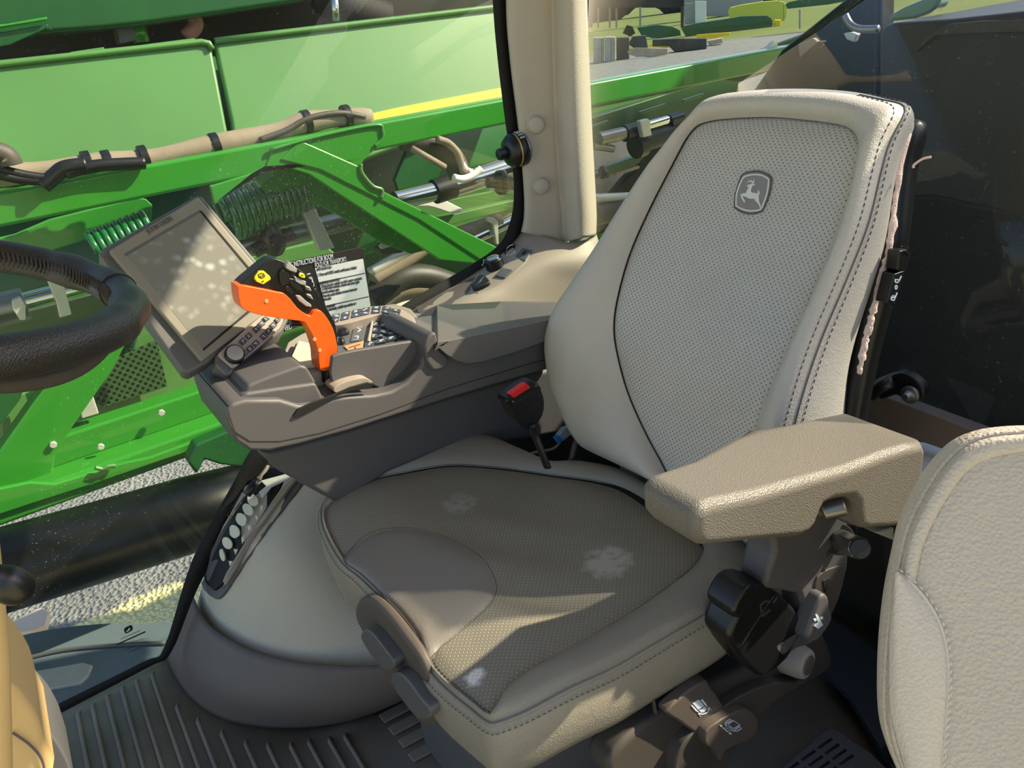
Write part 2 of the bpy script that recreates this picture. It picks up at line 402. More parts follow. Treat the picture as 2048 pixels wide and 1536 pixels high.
# ------------------------------------------------------------------ operator seat
seat = thing('operator_seat', 'large grey-beige leather operator seat with perforated panels in the middle of the cab', 'seat', (-.55, -.88, 0))
def puff(fr, c, outer_px, inner_px, H, parent, names, mats, N=220, bol=.022, insert_h=.004, sides=(), groove=.005, rho_max=.985, sm=8, back=None, edge=.012):
    """bolster ring + insert panel + side wall. fr: Frame, loops traced on its plane"""
    outer = polar(catmull(fr.loc(outer_px), sm), c, N); inner = polar(catmull(fr.loc(inner_px), sm), c, N)
    rho = []
    for k in range(N):
        ro = math.dist(outer[k], c); ri = math.dist(inner[k], c); q = min(ri / ro, rho_max); rho.append(q); inner[k] = lp(outer[k], c, q)
    K = 14; loops = []
    for j in range(K + 1):
        s = j / K; l = []
        for k in range(N):
            t = rho[k] + (1 - rho[k]) * s; p = lp(outer[k], c, t)
            w = min(1, (1 - rho[k]) / .12)
            h = H(p) + bol * w * (math.sin(math.pi * min(1, s * .92 + .02)) ** .7) - groove * max(0, 1 - s * 9) - edge * max(0, (s - .8) / .2) ** 2
            l.append(V((p[0], p[1], h)))
        loops.append(l)
    last = [v.copy() for v in loops[-1]]
    for (off, dep) in sides:
        l = []
        for k in range(N):
            d = V((outer[k][0] - c[0], outer[k][1] - c[1], 0)).normalized()
            l.append(last[k] + d * (off(d, outer[k]) if callable(off) else off) + V((0, 0, -(dep(d, outer[k]) if callable(dep) else dep))))
        loops.append(l)
    body = link(names[0], rings_mesh(loops, close_last=True), mats[0], parent, fr.M)
    L2 = []
    for j in range(16):
        s = 1 - (j / 16) ** 1.0
        L2.append([V((*lp(inner[k], c, s), H(lp(inner[k], c, s)) + insert_h * (1 - s ** 14) - groove * (s ** 40))) for k in range(N)])
    ins = link(names[1], rings_mesh(L2, close_last=True), mats[1], parent, fr.M)
    global LOOPS; LOOPS = loops
    return body, ins, outer, inner, last

# --- cushion
cf = Frame((-.5, -.9, .52), (1, 0, 0), (0, 1, 0))
c_out = [(650, 1060), (656, 1030), (690, 1000), (780, 950), (880, 908), (930, 895), (985, 897), (1040, 914), (1100, 935), (1160, 933), (1230, 942), (1300, 975), (1400, 1035), (1500, 1100), (1545, 1135), (1530, 1165), (1475, 1183), (1440, 1220), (1300, 1302), (1200, 1362), (1100, 1412), (1030, 1440), (985, 1447), (940, 1412), (885, 1362), (856, 1325), (838, 1280), (803, 1232), (760, 1188), (720, 1153), (690, 1132), (664, 1095)]
c_in = [(652, 1062), (668, 1030), (730, 998), (800, 973), (900, 950), (1000, 948), (1100, 955), (1200, 965), (1260, 983), (1330, 1030), (1400, 1085), (1400, 1118), (1370, 1152), (1290, 1212), (1200, 1272), (1100, 1335), (1030, 1378), (980, 1440), (935, 1412), (884, 1364), (856, 1326), (838, 1280), (803, 1232), (760, 1188), (720, 1153), (690, 1132), (664, 1095)]
cc = cf.loc([(1040, 1150)])[0]
def Hc(p):
    x, y = p[0], p[1]        # x>0 front
    h = .016 * ((y - cc[1]) / .28) ** 2 + .008 * math.exp(-((x - .1) / .06) ** 2)
    h += .003 * math.sin(x * 46 + y * 30) * math.exp(-((x + .02) / .12) ** 2 - ((y + .02) / .16) ** 2)
    return h
fr_front = lambda d, p: max(0, d.x)
cush, cins, cO, cI, cEdge = puff(cf, cc, c_out, c_in, Hc, seat, ('seat_cushion', 'perforated_seat_panel'), (M['leather_c'], None), bol=.016,
    sides=[(.006, .004), (.014, .022), (.017, .055), (.012, .085), (.002, .105), (-.02, .112)], edge=.006)
def cl(px): return cf.loc([px])[0]
s1, s2, s3 = cl((1215, 1130)), cl((955, 1365)), cl((920, 1020))
M['perf_seat'] = perforated('perforated_cushion', (132, 127, 114), (176, 172, 158), a=.0084, r=.11, rough=.4, stain=[(s1[0], s1[1], .07, .35), (s2[0], s2[1], .03, .95), (s3[0], s3[1], .06, .2)])
cins.data.materials.append(M['perf_seat']) if not cins.data.materials else None
cins.data.materials[0] = M['perf_seat']
hs_px = [(690, 1134), (715, 1104), (745, 1085), (790, 1076), (850, 1077), (910, 1091), (960, 1120), (988, 1158), (994, 1190), (978, 1228), (920, 1275), (880, 1303), (857, 1324), (838, 1280), (803, 1232), (760, 1190), (720, 1155)]
hc = cl((850, 1180)); N2 = 160
hloop = polar(catmull(cf.loc(hs_px), 6), hc, N2)
L3 = [[V((*lp(q, hc, s), Hc(lp(q, hc, s)) + .0048 + .006 * (1 - s ** 6) - .004 * s ** 40)) for q in hloop] for s in [1 - j / 14 for j in range(14)]]
link('front_seat_panel', rings_mesh(L3, close_last=True), M['leather_h'], seat, cf.M)['label'] = 'smooth rounded front panel'
def loop3(fr, loop, H, dh): return [fr.w(p, H(p) + dh) for p in loop]
tube('seam', loop3(cf, [lp(p, cc, 1.004) for p in cI], Hc, -.0012), .0010, M['stitch'], seat, 6, True)
tube('seam', loop3(cf, hloop, Hc, .0036), .0009, M['stitch'], seat, 6, True)
edge3 = [cf.M @ v for v in cEdge]
cm3 = cf.w(cc)
tube('piping', [p + (p - cm3).normalized() * .004 + V((0, 0, -.003)) for p in edge3], .0028, M['leather_c'], seat, 8, True)
for dz, do in ((.0035, -.009), (-.011, .0125)):
    pth = [p + V(((p - cm3).x, (p - cm3).y, 0)).normalized() * do + V((0, 0, dz)) for p in edge3]
    stitches('stitching', pth, M['stitch'], seat, .005, .003, .0009, closed=True)
# --- backrest
lean = math.radians(26)
bf = Frame((-.76, -.83, .55), (0, 1, 0), (-math.sin(lean), 0, math.cos(lean)))
b_out = [(1180, 900), (1240, 932), (1310, 970), (1400, 1025), (1500, 1085), (1552, 1112), (1562, 1060), (1580, 960), (1600, 870), (1622, 790), (1656, 680), (1700, 560), (1738, 450), (1760, 350), (1776, 285), (1797, 225), (1788, 200), (1740, 186), (1660, 168), (1560, 163), (1470, 168), (1415, 187), (1378, 232), (1335, 300), (1290, 370), (1250, 440), (1215, 508), (1180, 570), (1150, 622), (1131, 672), (1125, 725), (1130, 790), (1147, 850), (1163, 885)]
b_in = [(1345, 970), (1310, 915), (1280, 850), (1257, 780), (1244, 700), (1243, 650), (1252, 591), (1272, 505), (1303, 419), (1342, 333), (1378, 262), (1400, 242), (1440, 232), (1520, 226), (1600, 232), (1665, 242), (1695, 255), (1712, 280), (1716, 320), (1706, 390), (1690, 450), (1660, 540), (1620, 640), (1580, 730), (1542, 810), (1515, 880), (1498, 940), (1490, 1010), (1440, 1010)]
bc = bf.loc([(1440, 600)])[0]
def Hb(p):
    x, y = p[0] - bc[0], p[1]
    return .035 * (x / .26) ** 2 * (1 - .5 * min(1, max(0, y / .65))) + .016 * math.exp(-((y - .28) / .16) ** 2) - .03 * max(0, (y - .6) / .1) ** 2 - .01
nr_ = lambda d: max(0, min(1, d.x * 1.5))
kd_ = lambda p: 1.85 - .45 * min(1, max(0, p[1] / .66)) - .95 * min(1, max(0, p[1] / .66))
nearside = lambda d, p: max(0, d.x)
back, bins, bO, bI, bEdge = puff(bf, bc, b_out, b_in, Hb, seat, ('backrest', 'perforated_back_panel'), (M['leather'], M['perf_back']), bol=.03, N=260,
    sides=[(.003, .006), (lambda d, p: .008 - .004 * nr_(d), lambda d, p: .026 * kd_(p)), (lambda d, p: .007 - .009 * nr_(d), lambda d, p: .062 * kd_(p)), (lambda d, p: .003 - .017 * nr_(d), lambda d, p: .100 * kd_(p)), (lambda d, p: -.008 - .022 * nr_(d), lambda d, p: .122 * kd_(p))])
LB = LOOPS
tube('seam', loop3(bf, bI, Hb, -.0012), .0008, M['seamc'], seat, 6, True)
be3 = [bf.M @ v for v in bEdge]; bc3 = bf.w(bc)
nb = bf.n
keep = [p for p in be3 if (p - bf.o).dot(bf.x) > .12 or True]
def edge_path(do, dn): return [p + ((p - bc3) - nb * (p - bc3).dot(nb)).normalized() * do + nb * dn for p in be3]
# seam and double stitching run down the door side edge and round the top corner
sel = [i for i, q in enumerate(bO) if (q[0] - bc[0]) > .10]
sel.sort(key=lambda i: math.atan2(bO[i][1] - bc[1], bO[i][0] - bc[0]))
P_ = [bf.M @ (LB[13][k].lerp(LB[12][k], .3) + V((0, 0, .0012))) for k in range(len(bO))]; stitches('stitching', [P_[i] for i in sel], M['stitch'], seat, .006, .0035, .0011)
P_ = [bf.M @ (LB[14][k].lerp(LB[16][k], .35) + (LB[16][k] - V((*bc, LB[16][k].z))).normalized() * .0035) for k in range(len(bO))]; stitches('stitching', [P_[i] for i in sel], M['stitch'], seat, .006, .0035, .0011)
P_ = edge_path(.0012, .0005); tube('piping', [P_[i] for i in sel], .0011, M['seamc'], seat, 8)
# black shell behind
sh = [bf.w(lp(p, bc, 1.0), 0) for p in bO]
def shp(k, off, dep):
    d = (bf.w(bO[k]) - bf.w(bc)).normalized(); up = max(0, math.sin(math.atan2(bO[k][1] - bc[1], bO[k][0] - bc[0])))
    o2 = off - .03 * min(1, max(0, (.19 - (bO[k][0] - bc[0])) / .06))
    return bf.w(bO[k]) + d * o2 - bf.n * (dep - .098 + .098 * kd_(bO[k]) + .0)
loops = [[shp(k, o_, d_) for k in range(len(bO))] for o_, d_ in ((-.04, .108), (-.014, .112), (-.002, .122), (.0, .14), (-.01, .155))]
link('back_shell', rings_mesh(loops, True, True), M['black'], seat)['label'] = 'glossy black shell behind the backrest'
# torn foam strip on the door side
random.seed(3)
side = [i for i in sel if .30 < bO[i][1] < .66 and bO[i][0] > bc[0] + .1]
rows = []
for i in side:
    d = (bf.w(bO[i]) - bc3).normalized(); base = bf.w(bO[i]) + d * -.012 - bf.n * .106 * kd_(bO[i])
    j1, j2 = random.uniform(0, .008), random.uniform(0, .006)
    rows.append([base + bf.n * (.002 + j1), base + d * (.002 + j2 * .8), base - bf.n * (.003 + j2) + d * (.001 + j1 * .5)])
grid('torn_foam', rows, M['foam'], seat, .0015)['label'] = 'torn pinkish foam edge of the backrest'
w0 = PP(1828, 330, bf.o - bf.n * .05, bf.n); w1 = PP(1845, 318, bf.o - bf.n * .05, bf.n); w2 = PP(1862, 314, bf.o - bf.n * .05, bf.n)
tube('foam_shred', smooth_path([w0 + V((0, 0, -.004)), w0, w1, w2]), .0018, M['foam'], seat, 6)
# heat switch icons on the shell side
def on_shell(px, dep=-.02): return [PP(p[0], p[1], bf.o + V((0, .3, 0)), V((0, 1, 0))) for p in px]
shell_pl = ((0, PP(1795, 575, bf.o - bf.n * .12, bf.n).y + .012, 0), V((0, 1, 0)))
def icon(polys, pl, parent, m, ox, oy, s, name='icon', e=.0008):
    bm = bmesh.new()
    for pg in polys:
        pts = on(crop(pg, ox, oy, s), pl); n = V(pl[1]) if not isinstance(pl[0], str) else V([1 if a == pl[0] else 0 for a in 'xyz'])
        prism_bm(bm, pts, -n * e)
    return link(name, finish(bm), m, parent, smooth=False)
slab('switch_panel', [(1790, 548), (1812, 540), (1790, 612), (1775, 606)], shell_pl, .02, M['black'], seat, .002)
sp2 = (V(shell_pl[0]) + V((0, .001, 0)), shell_pl[1])
def stroke(px, w):
    out = []
    for a, b in zip(px, px[1:]):
        d = math.dist(a, b) or 1; nx, ny = -(b[1] - a[1]) / d * w / 2, (b[0] - a[0]) / d * w / 2
        out.append([(a[0] + nx, a[1] + ny), (b[0] + nx, b[1] + ny), (b[0] - nx, b[1] - ny), (a[0] - nx, a[1] - ny)])
    return out
icon(stroke([(700, 285), (698, 310), (715, 312), (725, 300), (743, 262)], 7) + stroke([(706, 290), (722, 290), (722, 306)], 5) + stroke([(700, 335), (710, 332), (712, 350), (703, 362), (696, 350), (700, 335)], 6) +
     stroke([(672, 412), (668, 438), (688, 442), (712, 385)], 7) + stroke([(680, 405), (694, 430)], 5) + stroke([(676, 425), (694, 408)], 5), sp2, seat, M['legend'], 1600, 480, 3.657, 'switch_icon')
slab('release_clip', [(1800, 502), (1815, 498), (1823, 512), (1812, 545), (1796, 542)], shell_pl, .02, M['black'], seat, .003)
icon([[(745, 42), (798, 45), (798, 54), (745, 50)], [(755, 76), (795, 84), (812, 100), (800, 114), (785, 98)]], sp2, seat, M['chrome'], 1600, 480, 3.657, 'clip_glint')
# --- emblem patch
ep = [(190, 1160), (195, 1000), (215, 830), (260, 660), (330, 440), (410, 265), (520, 212), (640, 182), (780, 172), (930, 182), (1060, 232), (1150, 285), (1218, 345), (1228, 390), (1215, 560), (1180, 760), (1120, 960), (1050, 1130), (970, 1295), (830, 1345), (700, 1372), (560, 1365), (420, 1330), (290, 1255), (190, 1190)]
es = 13.963
def ebm(h): return (bf.w((0, 0), h), bf.n)
ec = bf.loc(crop([(700, 780)], 1455, 330, es))[0]; eh = Hb(ec) + .0045
icon([ep], ebm(eh + .0015), seat, M['patch'], 1455, 330, es, 'emblem_patch', .004)['label'] = 'grey shield patch with leaping deer'
sc = lambda pts, s, c=(700, 775): [(c[0] + (x - c[0]) * s, c[1] + (y - c[1]) * s) for x, y in pts]
dk = on(crop(sc(ep, 1.0), 1455, 330, es), ebm(eh + .0016)); tube('patch_border', dk, .0010, M['stitch'], seat, 6, True)
ring = on(crop(catmull([(240, 1120), (250, 860), (300, 660), (370, 480), (455, 340), (600, 285), (780, 265), (960, 285), (1090, 350), (1150, 410), (1140, 600), (1100, 800), (1030, 1020), (930, 1235), (740, 1275), (560, 1270), (380, 1215), (260, 1145)], 3), 1455, 330, es), ebm(eh + .0018))
tube('patch_ring', ring, .0016, M['silver'], seat, 6, True)
stitches('patch_stitching', on(crop(sc(ep, .955), 1455, 330, es), ebm(eh + .0018)), M['stitch'], seat, .0022, .0016, .0006, closed=True)
deer = [(365, 815), (470, 783), (510, 783), (545, 700), (590, 620), (540, 590), (532, 570), (600, 545), (680, 520), (690, 490), (640, 470), (590, 475), (520, 500), (515, 490), (585, 460), (605, 440), (575, 405), (600, 422), (640, 440), (672, 440), (655, 375), (680, 425), (700, 455), (730, 440), (735, 400), (715, 340), (745, 385), (750, 440), (735, 480), (715, 495), (720, 525), (780, 515), (735, 570), (695, 570), (665, 650), (650, 720), (680, 770), (760, 775), (835, 795), (850, 750), (860, 690), (890, 740), (900, 800), (870, 830), (875, 920), (880, 1010), (920, 1090), (935, 1220), (905, 1200), (885, 1130), (840, 1060), (770, 1000), (740, 940), (640, 940), (570, 925), (500, 880), (415, 862), (440, 930), (490, 1000), (485, 1060), (440, 1010), (385, 930)]
icon([deer], ebm(eh + .0026), seat, M['silver'], 1455, 330, es, 'deer_emblem', .0008)
# --- front fascia, switch levers, base
slab('front_fascia', [(712, 1240), (710, 1212), (722, 1196), (742, 1200), (772, 1228), (806, 1272), (836, 1316), (856, 1362), (868, 1410), (866, 1450), (842, 1450), (818, 1420), (790, 1385), (762, 1340), (738, 1290)], ('x', -.274), .018, M['plastic_d'], seat, .008, 3)
for q in ([(722, 1266), (734, 1260), (748, 1272), (770, 1300), (786, 1322), (786, 1338), (768, 1340), (750, 1322), (724, 1282)], [(783, 1350), (796, 1346), (815, 1362), (840, 1396), (858, 1418), (858, 1436), (838, 1438), (815, 1416), (784, 1368)]):
    lv = slab('tilt_lever', q, ('x', -.256), .02, M['bezel_d'], seat, .006, 3)
icon(stroke([(480, 388), (487, 425), (505, 440)], 6) + stroke([(487, 400), (500, 403), (505, 430)], 4), ('x', -.2735), seat, M['legend'], 640, 1180, 4.316, 'lever_icon')
icon(stroke([(765, 755), (775, 785), (800, 835)], 6) + stroke([(782, 790), (800, 795), (805, 820)], 4), ('x', -.2735), seat, M['legend'], 640, 1180, 4.316, 'lever_icon')
box('suspension', (-.53, -.93, .2), (.36, .36, .4), M['bezel_d'], seat, bev=.03)
box('seat_pan', (-.5, -.9, .405), (.36, .44, .05), M['blackm'], seat, bev=.01)
box('rear_frame', (-.74, -.88, .47), (.10, .40, .10), M['blackm'], seat, bev=.01)
# perforation dots on the front lower leather
# --- lower door side skirt, with levers
ys = -.60
skirt = [(1225, 1560), (1235, 1500), (1320, 1430), (1400, 1380), (1460, 1350), (1560, 1300), (1600, 1270), (1640, 1255), (1660, 1290), (1668, 1320), (1655, 1345), (1620, 1368), (1560, 1400), (1510, 1455), (1430, 1500), (1360, 1560)]
slab('side_skirt', skirt, ('y', ys), .05, M['plastic_b'], seat, .012, 3)
slab('skirt_flare', [(1355, 1560), (1360, 1500), (1400, 1455), (1470, 1400), (1530, 1372), (1600, 1362), (1608, 1368), (1540, 1410), (1500, 1460), (1470, 1500), (1440, 1560)], ('y', ys + .02), .05, M['plastic_b'], seat, .01, 3)
slab('swivel_lever', [(1335, 1420), (1375, 1385), (1412, 1362), (1420, 1370), (1447, 1410), (1445, 1425), (1400, 1462), (1385, 1463), (1360, 1445), (1336, 1430)], ('y', ys + .02), .02, M['plastic_d'], seat, .008, 2)
yl = ys + .0212
icon([[(205, 345), (345, 250), (360, 255), (485, 400), (470, 435), (345, 500), (325, 490)], [(165, 410), (190, 385), (370, 575), (350, 578), (270, 535)], [(400, 265), (440, 240), (455, 245), (550, 360), (575, 445), (560, 445)], [(370, 530), (450, 500), (500, 435), (520, 435), (560, 490), (500, 560), (430, 580)]] + stroke([(345, 610), (450, 630), (560, 590), (620, 520), (625, 450)], 14) + stroke([(580, 510), (620, 445), (675, 520)], 12) + stroke([(430, 600), (340, 608), (410, 680)], 12),
     ('y', yl), seat, M['legend'], 1370, 1380, 12.8, 'swivel_icon')
slab('slide_lever', [(1410, 1475), (1420, 1455), (1470, 1425), (1490, 1420), (1508, 1428), (1517, 1446), (1512, 1465), (1495, 1482), (1452, 1500), (1445, 1522), (1438, 1518), (1432, 1500), (1414, 1492)], ('y', ys + .035), .022, M['plastic_d'], seat, .007, 2)
yl = ys + .0362
icon(stroke([(1110, 870), (1250, 785), (1410, 900), (1260, 995), (1170, 950), (1110, 870)], 16) + stroke([(1025, 880), (1040, 830), (1160, 745), (1200, 775), (1060, 865), (1025, 880)], 12) + stroke([(1030, 910), (1070, 890), (1120, 950), (1220, 1020), (1190, 1045), (1090, 990), (1030, 910)], 13) + stroke([(1225, 1055), (1290, 1030), (1400, 940), (1450, 990), (1340, 1060), (1225, 1055)], 12) +
     stroke([(900, 910), (960, 950), (975, 990), (1000, 960), (1010, 1020), (1040, 990), (1045, 1050), (1075, 1030), (1080, 1080), (1110, 1050), (1130, 1080), (1190, 1150)], 11) + [[(895, 905), (960, 915), (920, 950)], [(1195, 1155), (1180, 1085), (1120, 1120)]],
     ('y', yl), seat, M['legend'], 1370, 1380, 12.8, 'slide_icon')
# --- upright bracket of the armrest
yb = -.545
slab('armrest_bracket', [(1550, 1105), (1560, 1040), (1690, 1030), (1700, 1100), (1694, 1150), (1680, 1200), (1665, 1232), (1650, 1260), (1625, 1290), (1595, 1300), (1560, 1320), (1545, 1290), (1590, 1260), (1604, 1232), (1600, 1190), (1535, 1180), (1534, 1160), (1545, 1125)], ('y', yb), .05, M['plastic'], seat, .01, 2)
slab('bracket_recess', [(1630, 1210), (1632, 1165), (1640, 1150), (1660, 1138), (1693, 1130), (1690, 1150), (1664, 1230), (1655, 1190), (1645, 1200)], ('y', yb + .003), .01, M['plastic_b'], seat, .002, 2)
slab('recess_slot', [(1646, 1162), (1661, 1155), (1652, 1185), (1649, 1180)], ('y', yb + .0045), .01, M['blackm'], seat, .001)
slab('recline_lever', [(1613, 1278), (1618, 1258), (1630, 1225), (1640, 1200), (1650, 1190), (1658, 1195), (1662, 1215), (1666, 1232), (1660, 1250), (1640, 1278), (1625, 1286)], ('y', yb + .02), .03, M['plastic'], seat, .006, 3)
icon([[(395, 855), (430, 830), (410, 768), (420, 762), (432, 775), (470, 850), (430, 882)]] + [[(392, 800), (415, 797), (418, 815), (402, 820)], [(448, 790), (468, 783), (472, 798), (455, 808)]], ('y', yb + .0212), seat, M['legend'], 1530, 1040, 4.044, 'recline_icon')
ko = PY(1677, 1078, yb + .002); kd = V((.1, 1, -.12)).normalized(); kd = (PY(1738, 1105, yb + .085) - ko).normalized()
lathe('height_knob', ko, kd, [(.0195, -.002), (.0195, .002), (.013, .002), (.013, .006), (.0165, .012), (.0170, .078), (.0155, .083)], M['steel'], seat, 8, .002)
cyl('knob_cap', ko + kd * .0815, ko + kd * .087, .0145, M['black'], seat)
cyl('knob_socket', ko - kd * .006, ko + kd * .003, .024, M['blackm'], seat)
po = PY(1582, 1315, ys + .004); pd = V((-.15, 1, .1)).normalized()
lathe('pivot_boss', po, pd, [(.030, -.01), (.027, .02), (.024, .030), (.020, .031)], M['trim_l'], seat, 28, .002)
lathe('pivot_cap', po + pd * .029, pd, [(.0165, 0), (.0165, .004), (.013, .005)], M['plastic_d'], seat, 24, .001)
text('moulded_lettering', 'GRA', PY(1649, 1117, yb + .0007), PY(1677, 1099, yb) - PY(1649, 1115, yb), (0, 0, 1), .010, M['plastic'], seat, .0008)
# --- seat belt retractor and buckle
rp = ('y', -.585)
slab('belt_retractor', [(1462, 1262), (1500, 1180), (1515, 1168), (1545, 1180), (1575, 1200), (1606, 1240), (1607, 1262), (1575, 1320), (1535, 1352), (1515, 1352), (1480, 1318), (1460, 1285)], ('y', -.545), .05, M['black'], seat, .02, 2, 5)
slab('retractor_guard', [(1466, 1225), (1490, 1180), (1512, 1170), (1518, 1185), (1500, 1215), (1480, 1240)], ('y', -.54), .05, M['black'], seat, .006, 2)
tube('retractor_seam', on([(1478, 1300), (1500, 1262), (1530, 1215), (1552, 1185)], ('y', -.5445)), .002, M['black'], seat, 6)
for g_ in ([(700, 1090), (695, 1050), (720, 1030), (745, 1035)], [(700, 1110), (745, 1075)], [(760, 1040), (780, 1010)]): icon(stroke(g_, 8), ('y', -.5438), seat, M['steel'], 1250, 800, 2.56, 'retractor_glint')  # pale strokes painting the highlights on the retractor
ybk = -1.02
bk = slab('belt_buckle', [(1014, 796), (1018, 812), (1030, 838), (1045, 855), (1055, 861), (1072, 851), (1086, 832), (1090, 805), (1083, 780), (1066, 762)], ('y', ybk), .03, M['black'], seat, .005, 2)
bt = slab('buckle_top', [(1013, 797), (1062, 760), (1082, 774), (1083, 782), (1030, 816)], ('y', ybk + .006), .02, M['black'], seat, .002)
slab('release_button', [(1019, 789), (1052, 766), (1062, 775), (1029, 796)], ('y', ybk + .009), .012, M['red'], bk, .0015)
slab('buckle_slot', [(1034, 800), (1068, 777), (1071, 780), (1037, 804)], ('y', ybk + .0072), .003, M['blackm'], bk, .0005)
for q in ((1026, 803), (1072, 771)): 
    a = PY(q[0], q[1], ybk + .007); cyl('buckle_rivet', a, a + V((0, .001, 0)), .002, M['steel'], bk, 10)
tube('buckle_stalk', smooth_path([PY(1062, 848, ybk), PY(1070, 870, ybk), PY(1082, 900, ybk + .01), PY(1095, 935, ybk + .02)]), .011, M['black'], seat, 10, flat=.5)
# --- armrest (door side)
ya = -.455
arm = [(1409, 1097), (1394, 1080), (1393, 1040), (1402, 1015), (1430, 1005), (1520, 985), (1640, 952), (1700, 935), (1780, 905), (1820, 893), (1850, 885), (1856, 900), (1850, 950), (1838, 1010), (1828, 1040), (1795, 1058), (1735, 1062), (1722, 1056), (1716, 1010), (1706, 999), (1668, 1004), (1650, 1014), (1636, 1050), (1622, 1068), (1600, 1079)]
bm = bmesh.new()
pa = on(arm, ('y', ya))
xf = max(p.x for p in pa)
A_ = [bm.verts.new(p) for p in pa]; B_ = []
for p in pa:
    k = min(1, max(0, (xf - p.x) / .30)); q = V((p.x + .004 * (1 - k), p.y - (.080 + .055 * min(1, k * 1.3) ** 1.5 - .03 * max(0, (k - .93) / .3)), p.z))
    if p.z > .80: q.z += .004
    B_.append(bm.verts.new(q))
bm.faces.new(A_); bm.faces.new(B_[::-1])
for i in range(len(A_)): bm.faces.new((A_[i], B_[i], B_[(i + 1) % len(A_)], A_[(i + 1) % len(A_)]))
bevel(link('armrest', finish(bm), M['armpad'], seat), .016, 6, 50)['label'] = 'taupe moulded armrest pad beside the door'
slab('armrest_pivot', [(1640, 1035), (1650, 1015), (1690, 1003), (1716, 1006), (1716, 1055), (1680, 1040)], ('y', ya - .05), .05, M['plastic_d'], seat, .004, 2)
cyl('pivot_pin', PY(1645, 1022, ya - .03), PY(1690, 1012, ya - .012), .012, M['steel'], seat)
# black gap, cables and torn leather under the cushion
for q in ([(1310, 1425), (1306, 1400), (1300, 1370)], [(1410, 1330), (1440, 1300), (1462, 1310), (1460, 1290), (1480, 1288)]):
    tube('torn_leather', smooth_path(on(q, ('y', -.60))), .0045, M['hose_d'], seat, 7, flat=.4)
# ------------------------------------------------------------------ right hand armrest console
con = thing('armrest_console', 'dark taupe plastic armrest console with keypads, right of the large seat', 'console', (-.5, -1.3, .3))
slab('console_body', [(455, 838), (452, 822), (462, 808), (490, 800), (560, 800), (600, 812), (640, 808), (668, 797), (700, 793), (750, 790), (783, 783), (815, 765), (842, 732), (854, 690), (860, 672), (900, 705), (1155, 655), (1155, 722), (1110, 735), (900, 797), (700, 862), (600, 890), (540, 903), (500, 902), (470, 883)], ('y', -1.17), .22, M['plastic'], con, .010, 0, 4)
slab('lower_body', [(516, 905), (560, 898), (700, 860), (900, 795), (1160, 720), (1260, 692), (1270, 850), (1165, 862), (1120, 868), (1050, 880), (900, 897), (780, 945), (682, 1012), (640, 990), (560, 945)], ('y', -1.235), .15, M['plastic'], con, .012, 0, 4)
tube('seam', on([(456, 838), (468, 862), (500, 882), (560, 882), (640, 866), (760, 828), (900, 776), (1050, 730), (1140, 706)], ('y', -1.1695)), .0009, M['seamd'], con, 6)
slab('hand_rest', [(464, 822), (474, 802), (492, 786), (560, 776), (632, 766), (646, 794), (640, 806), (600, 812), (540, 822), (480, 826)], ('y', -1.185), .13, M['plastic'], con, .006, 0, 4)
slab('hand_rest_cap', [(489, 788), (496, 770), (540, 752), (602, 730), (614, 734), (630, 760), (634, 768), (600, 776), (545, 786), (505, 794)], ('y', -1.192), .17, M['plastic'], con, .008, 0, 4)
slab('lever_slot', [(586, 833), (596, 818), (622, 806), (640, 800), (668, 789), (700, 775), (735, 765), (745, 768), (744, 776), (700, 783), (676, 792), (640, 812), (606, 830), (590, 836)], ('y', -1.166), .004, M['blackm'], con, .001)
slab('slot_shroud', [(668, 776), (690, 764), (726, 756), (742, 762), (742, 766), (700, 774), (674, 786)], ('y', -1.18), .04, M['trim_l'], con, .003, 3)
# upper tray: scoop, key deck
slab('scoop', [(664, 764), (664, 722), (676, 708), (760, 693), (845, 680), (853, 690), (850, 714), (825, 745), (783, 783), (745, 770), (700, 760)], ('y', -1.20), .012, M['plastic'], con, .003, 2)
ZD = .805
slab('key_deck', [(556, 728), (574, 684), (600, 668), (640, 650), (680, 632), (745, 613), (790, 606), (822, 616), (842, 640), (852, 672), (846, 682), (760, 696), (676, 712), (640, 742), (590, 760), (540, 762)], ('z', ZD), .06, M['trim_l'], con, .006)
slab('keypad_base', [(665, 704), (665, 650), (745, 636), (790, 636), (826, 655), (845, 668), (846, 678), (760, 692), (676, 708)], ('z', ZD + .004), .01, M['bezel_d'], con, .003)
slab('cream_plate', [(571, 739), (597, 680), (634, 690), (650, 708), (640, 728), (604, 734)], ('z', ZD + .006), .006, M['cream'], con, .002)
slab('plate_gap', [(556, 748), (582, 692), (590, 694), (568, 742)], ('z', ZD + .003), .004, M['blackm'], con, .001)
random.seed(5)
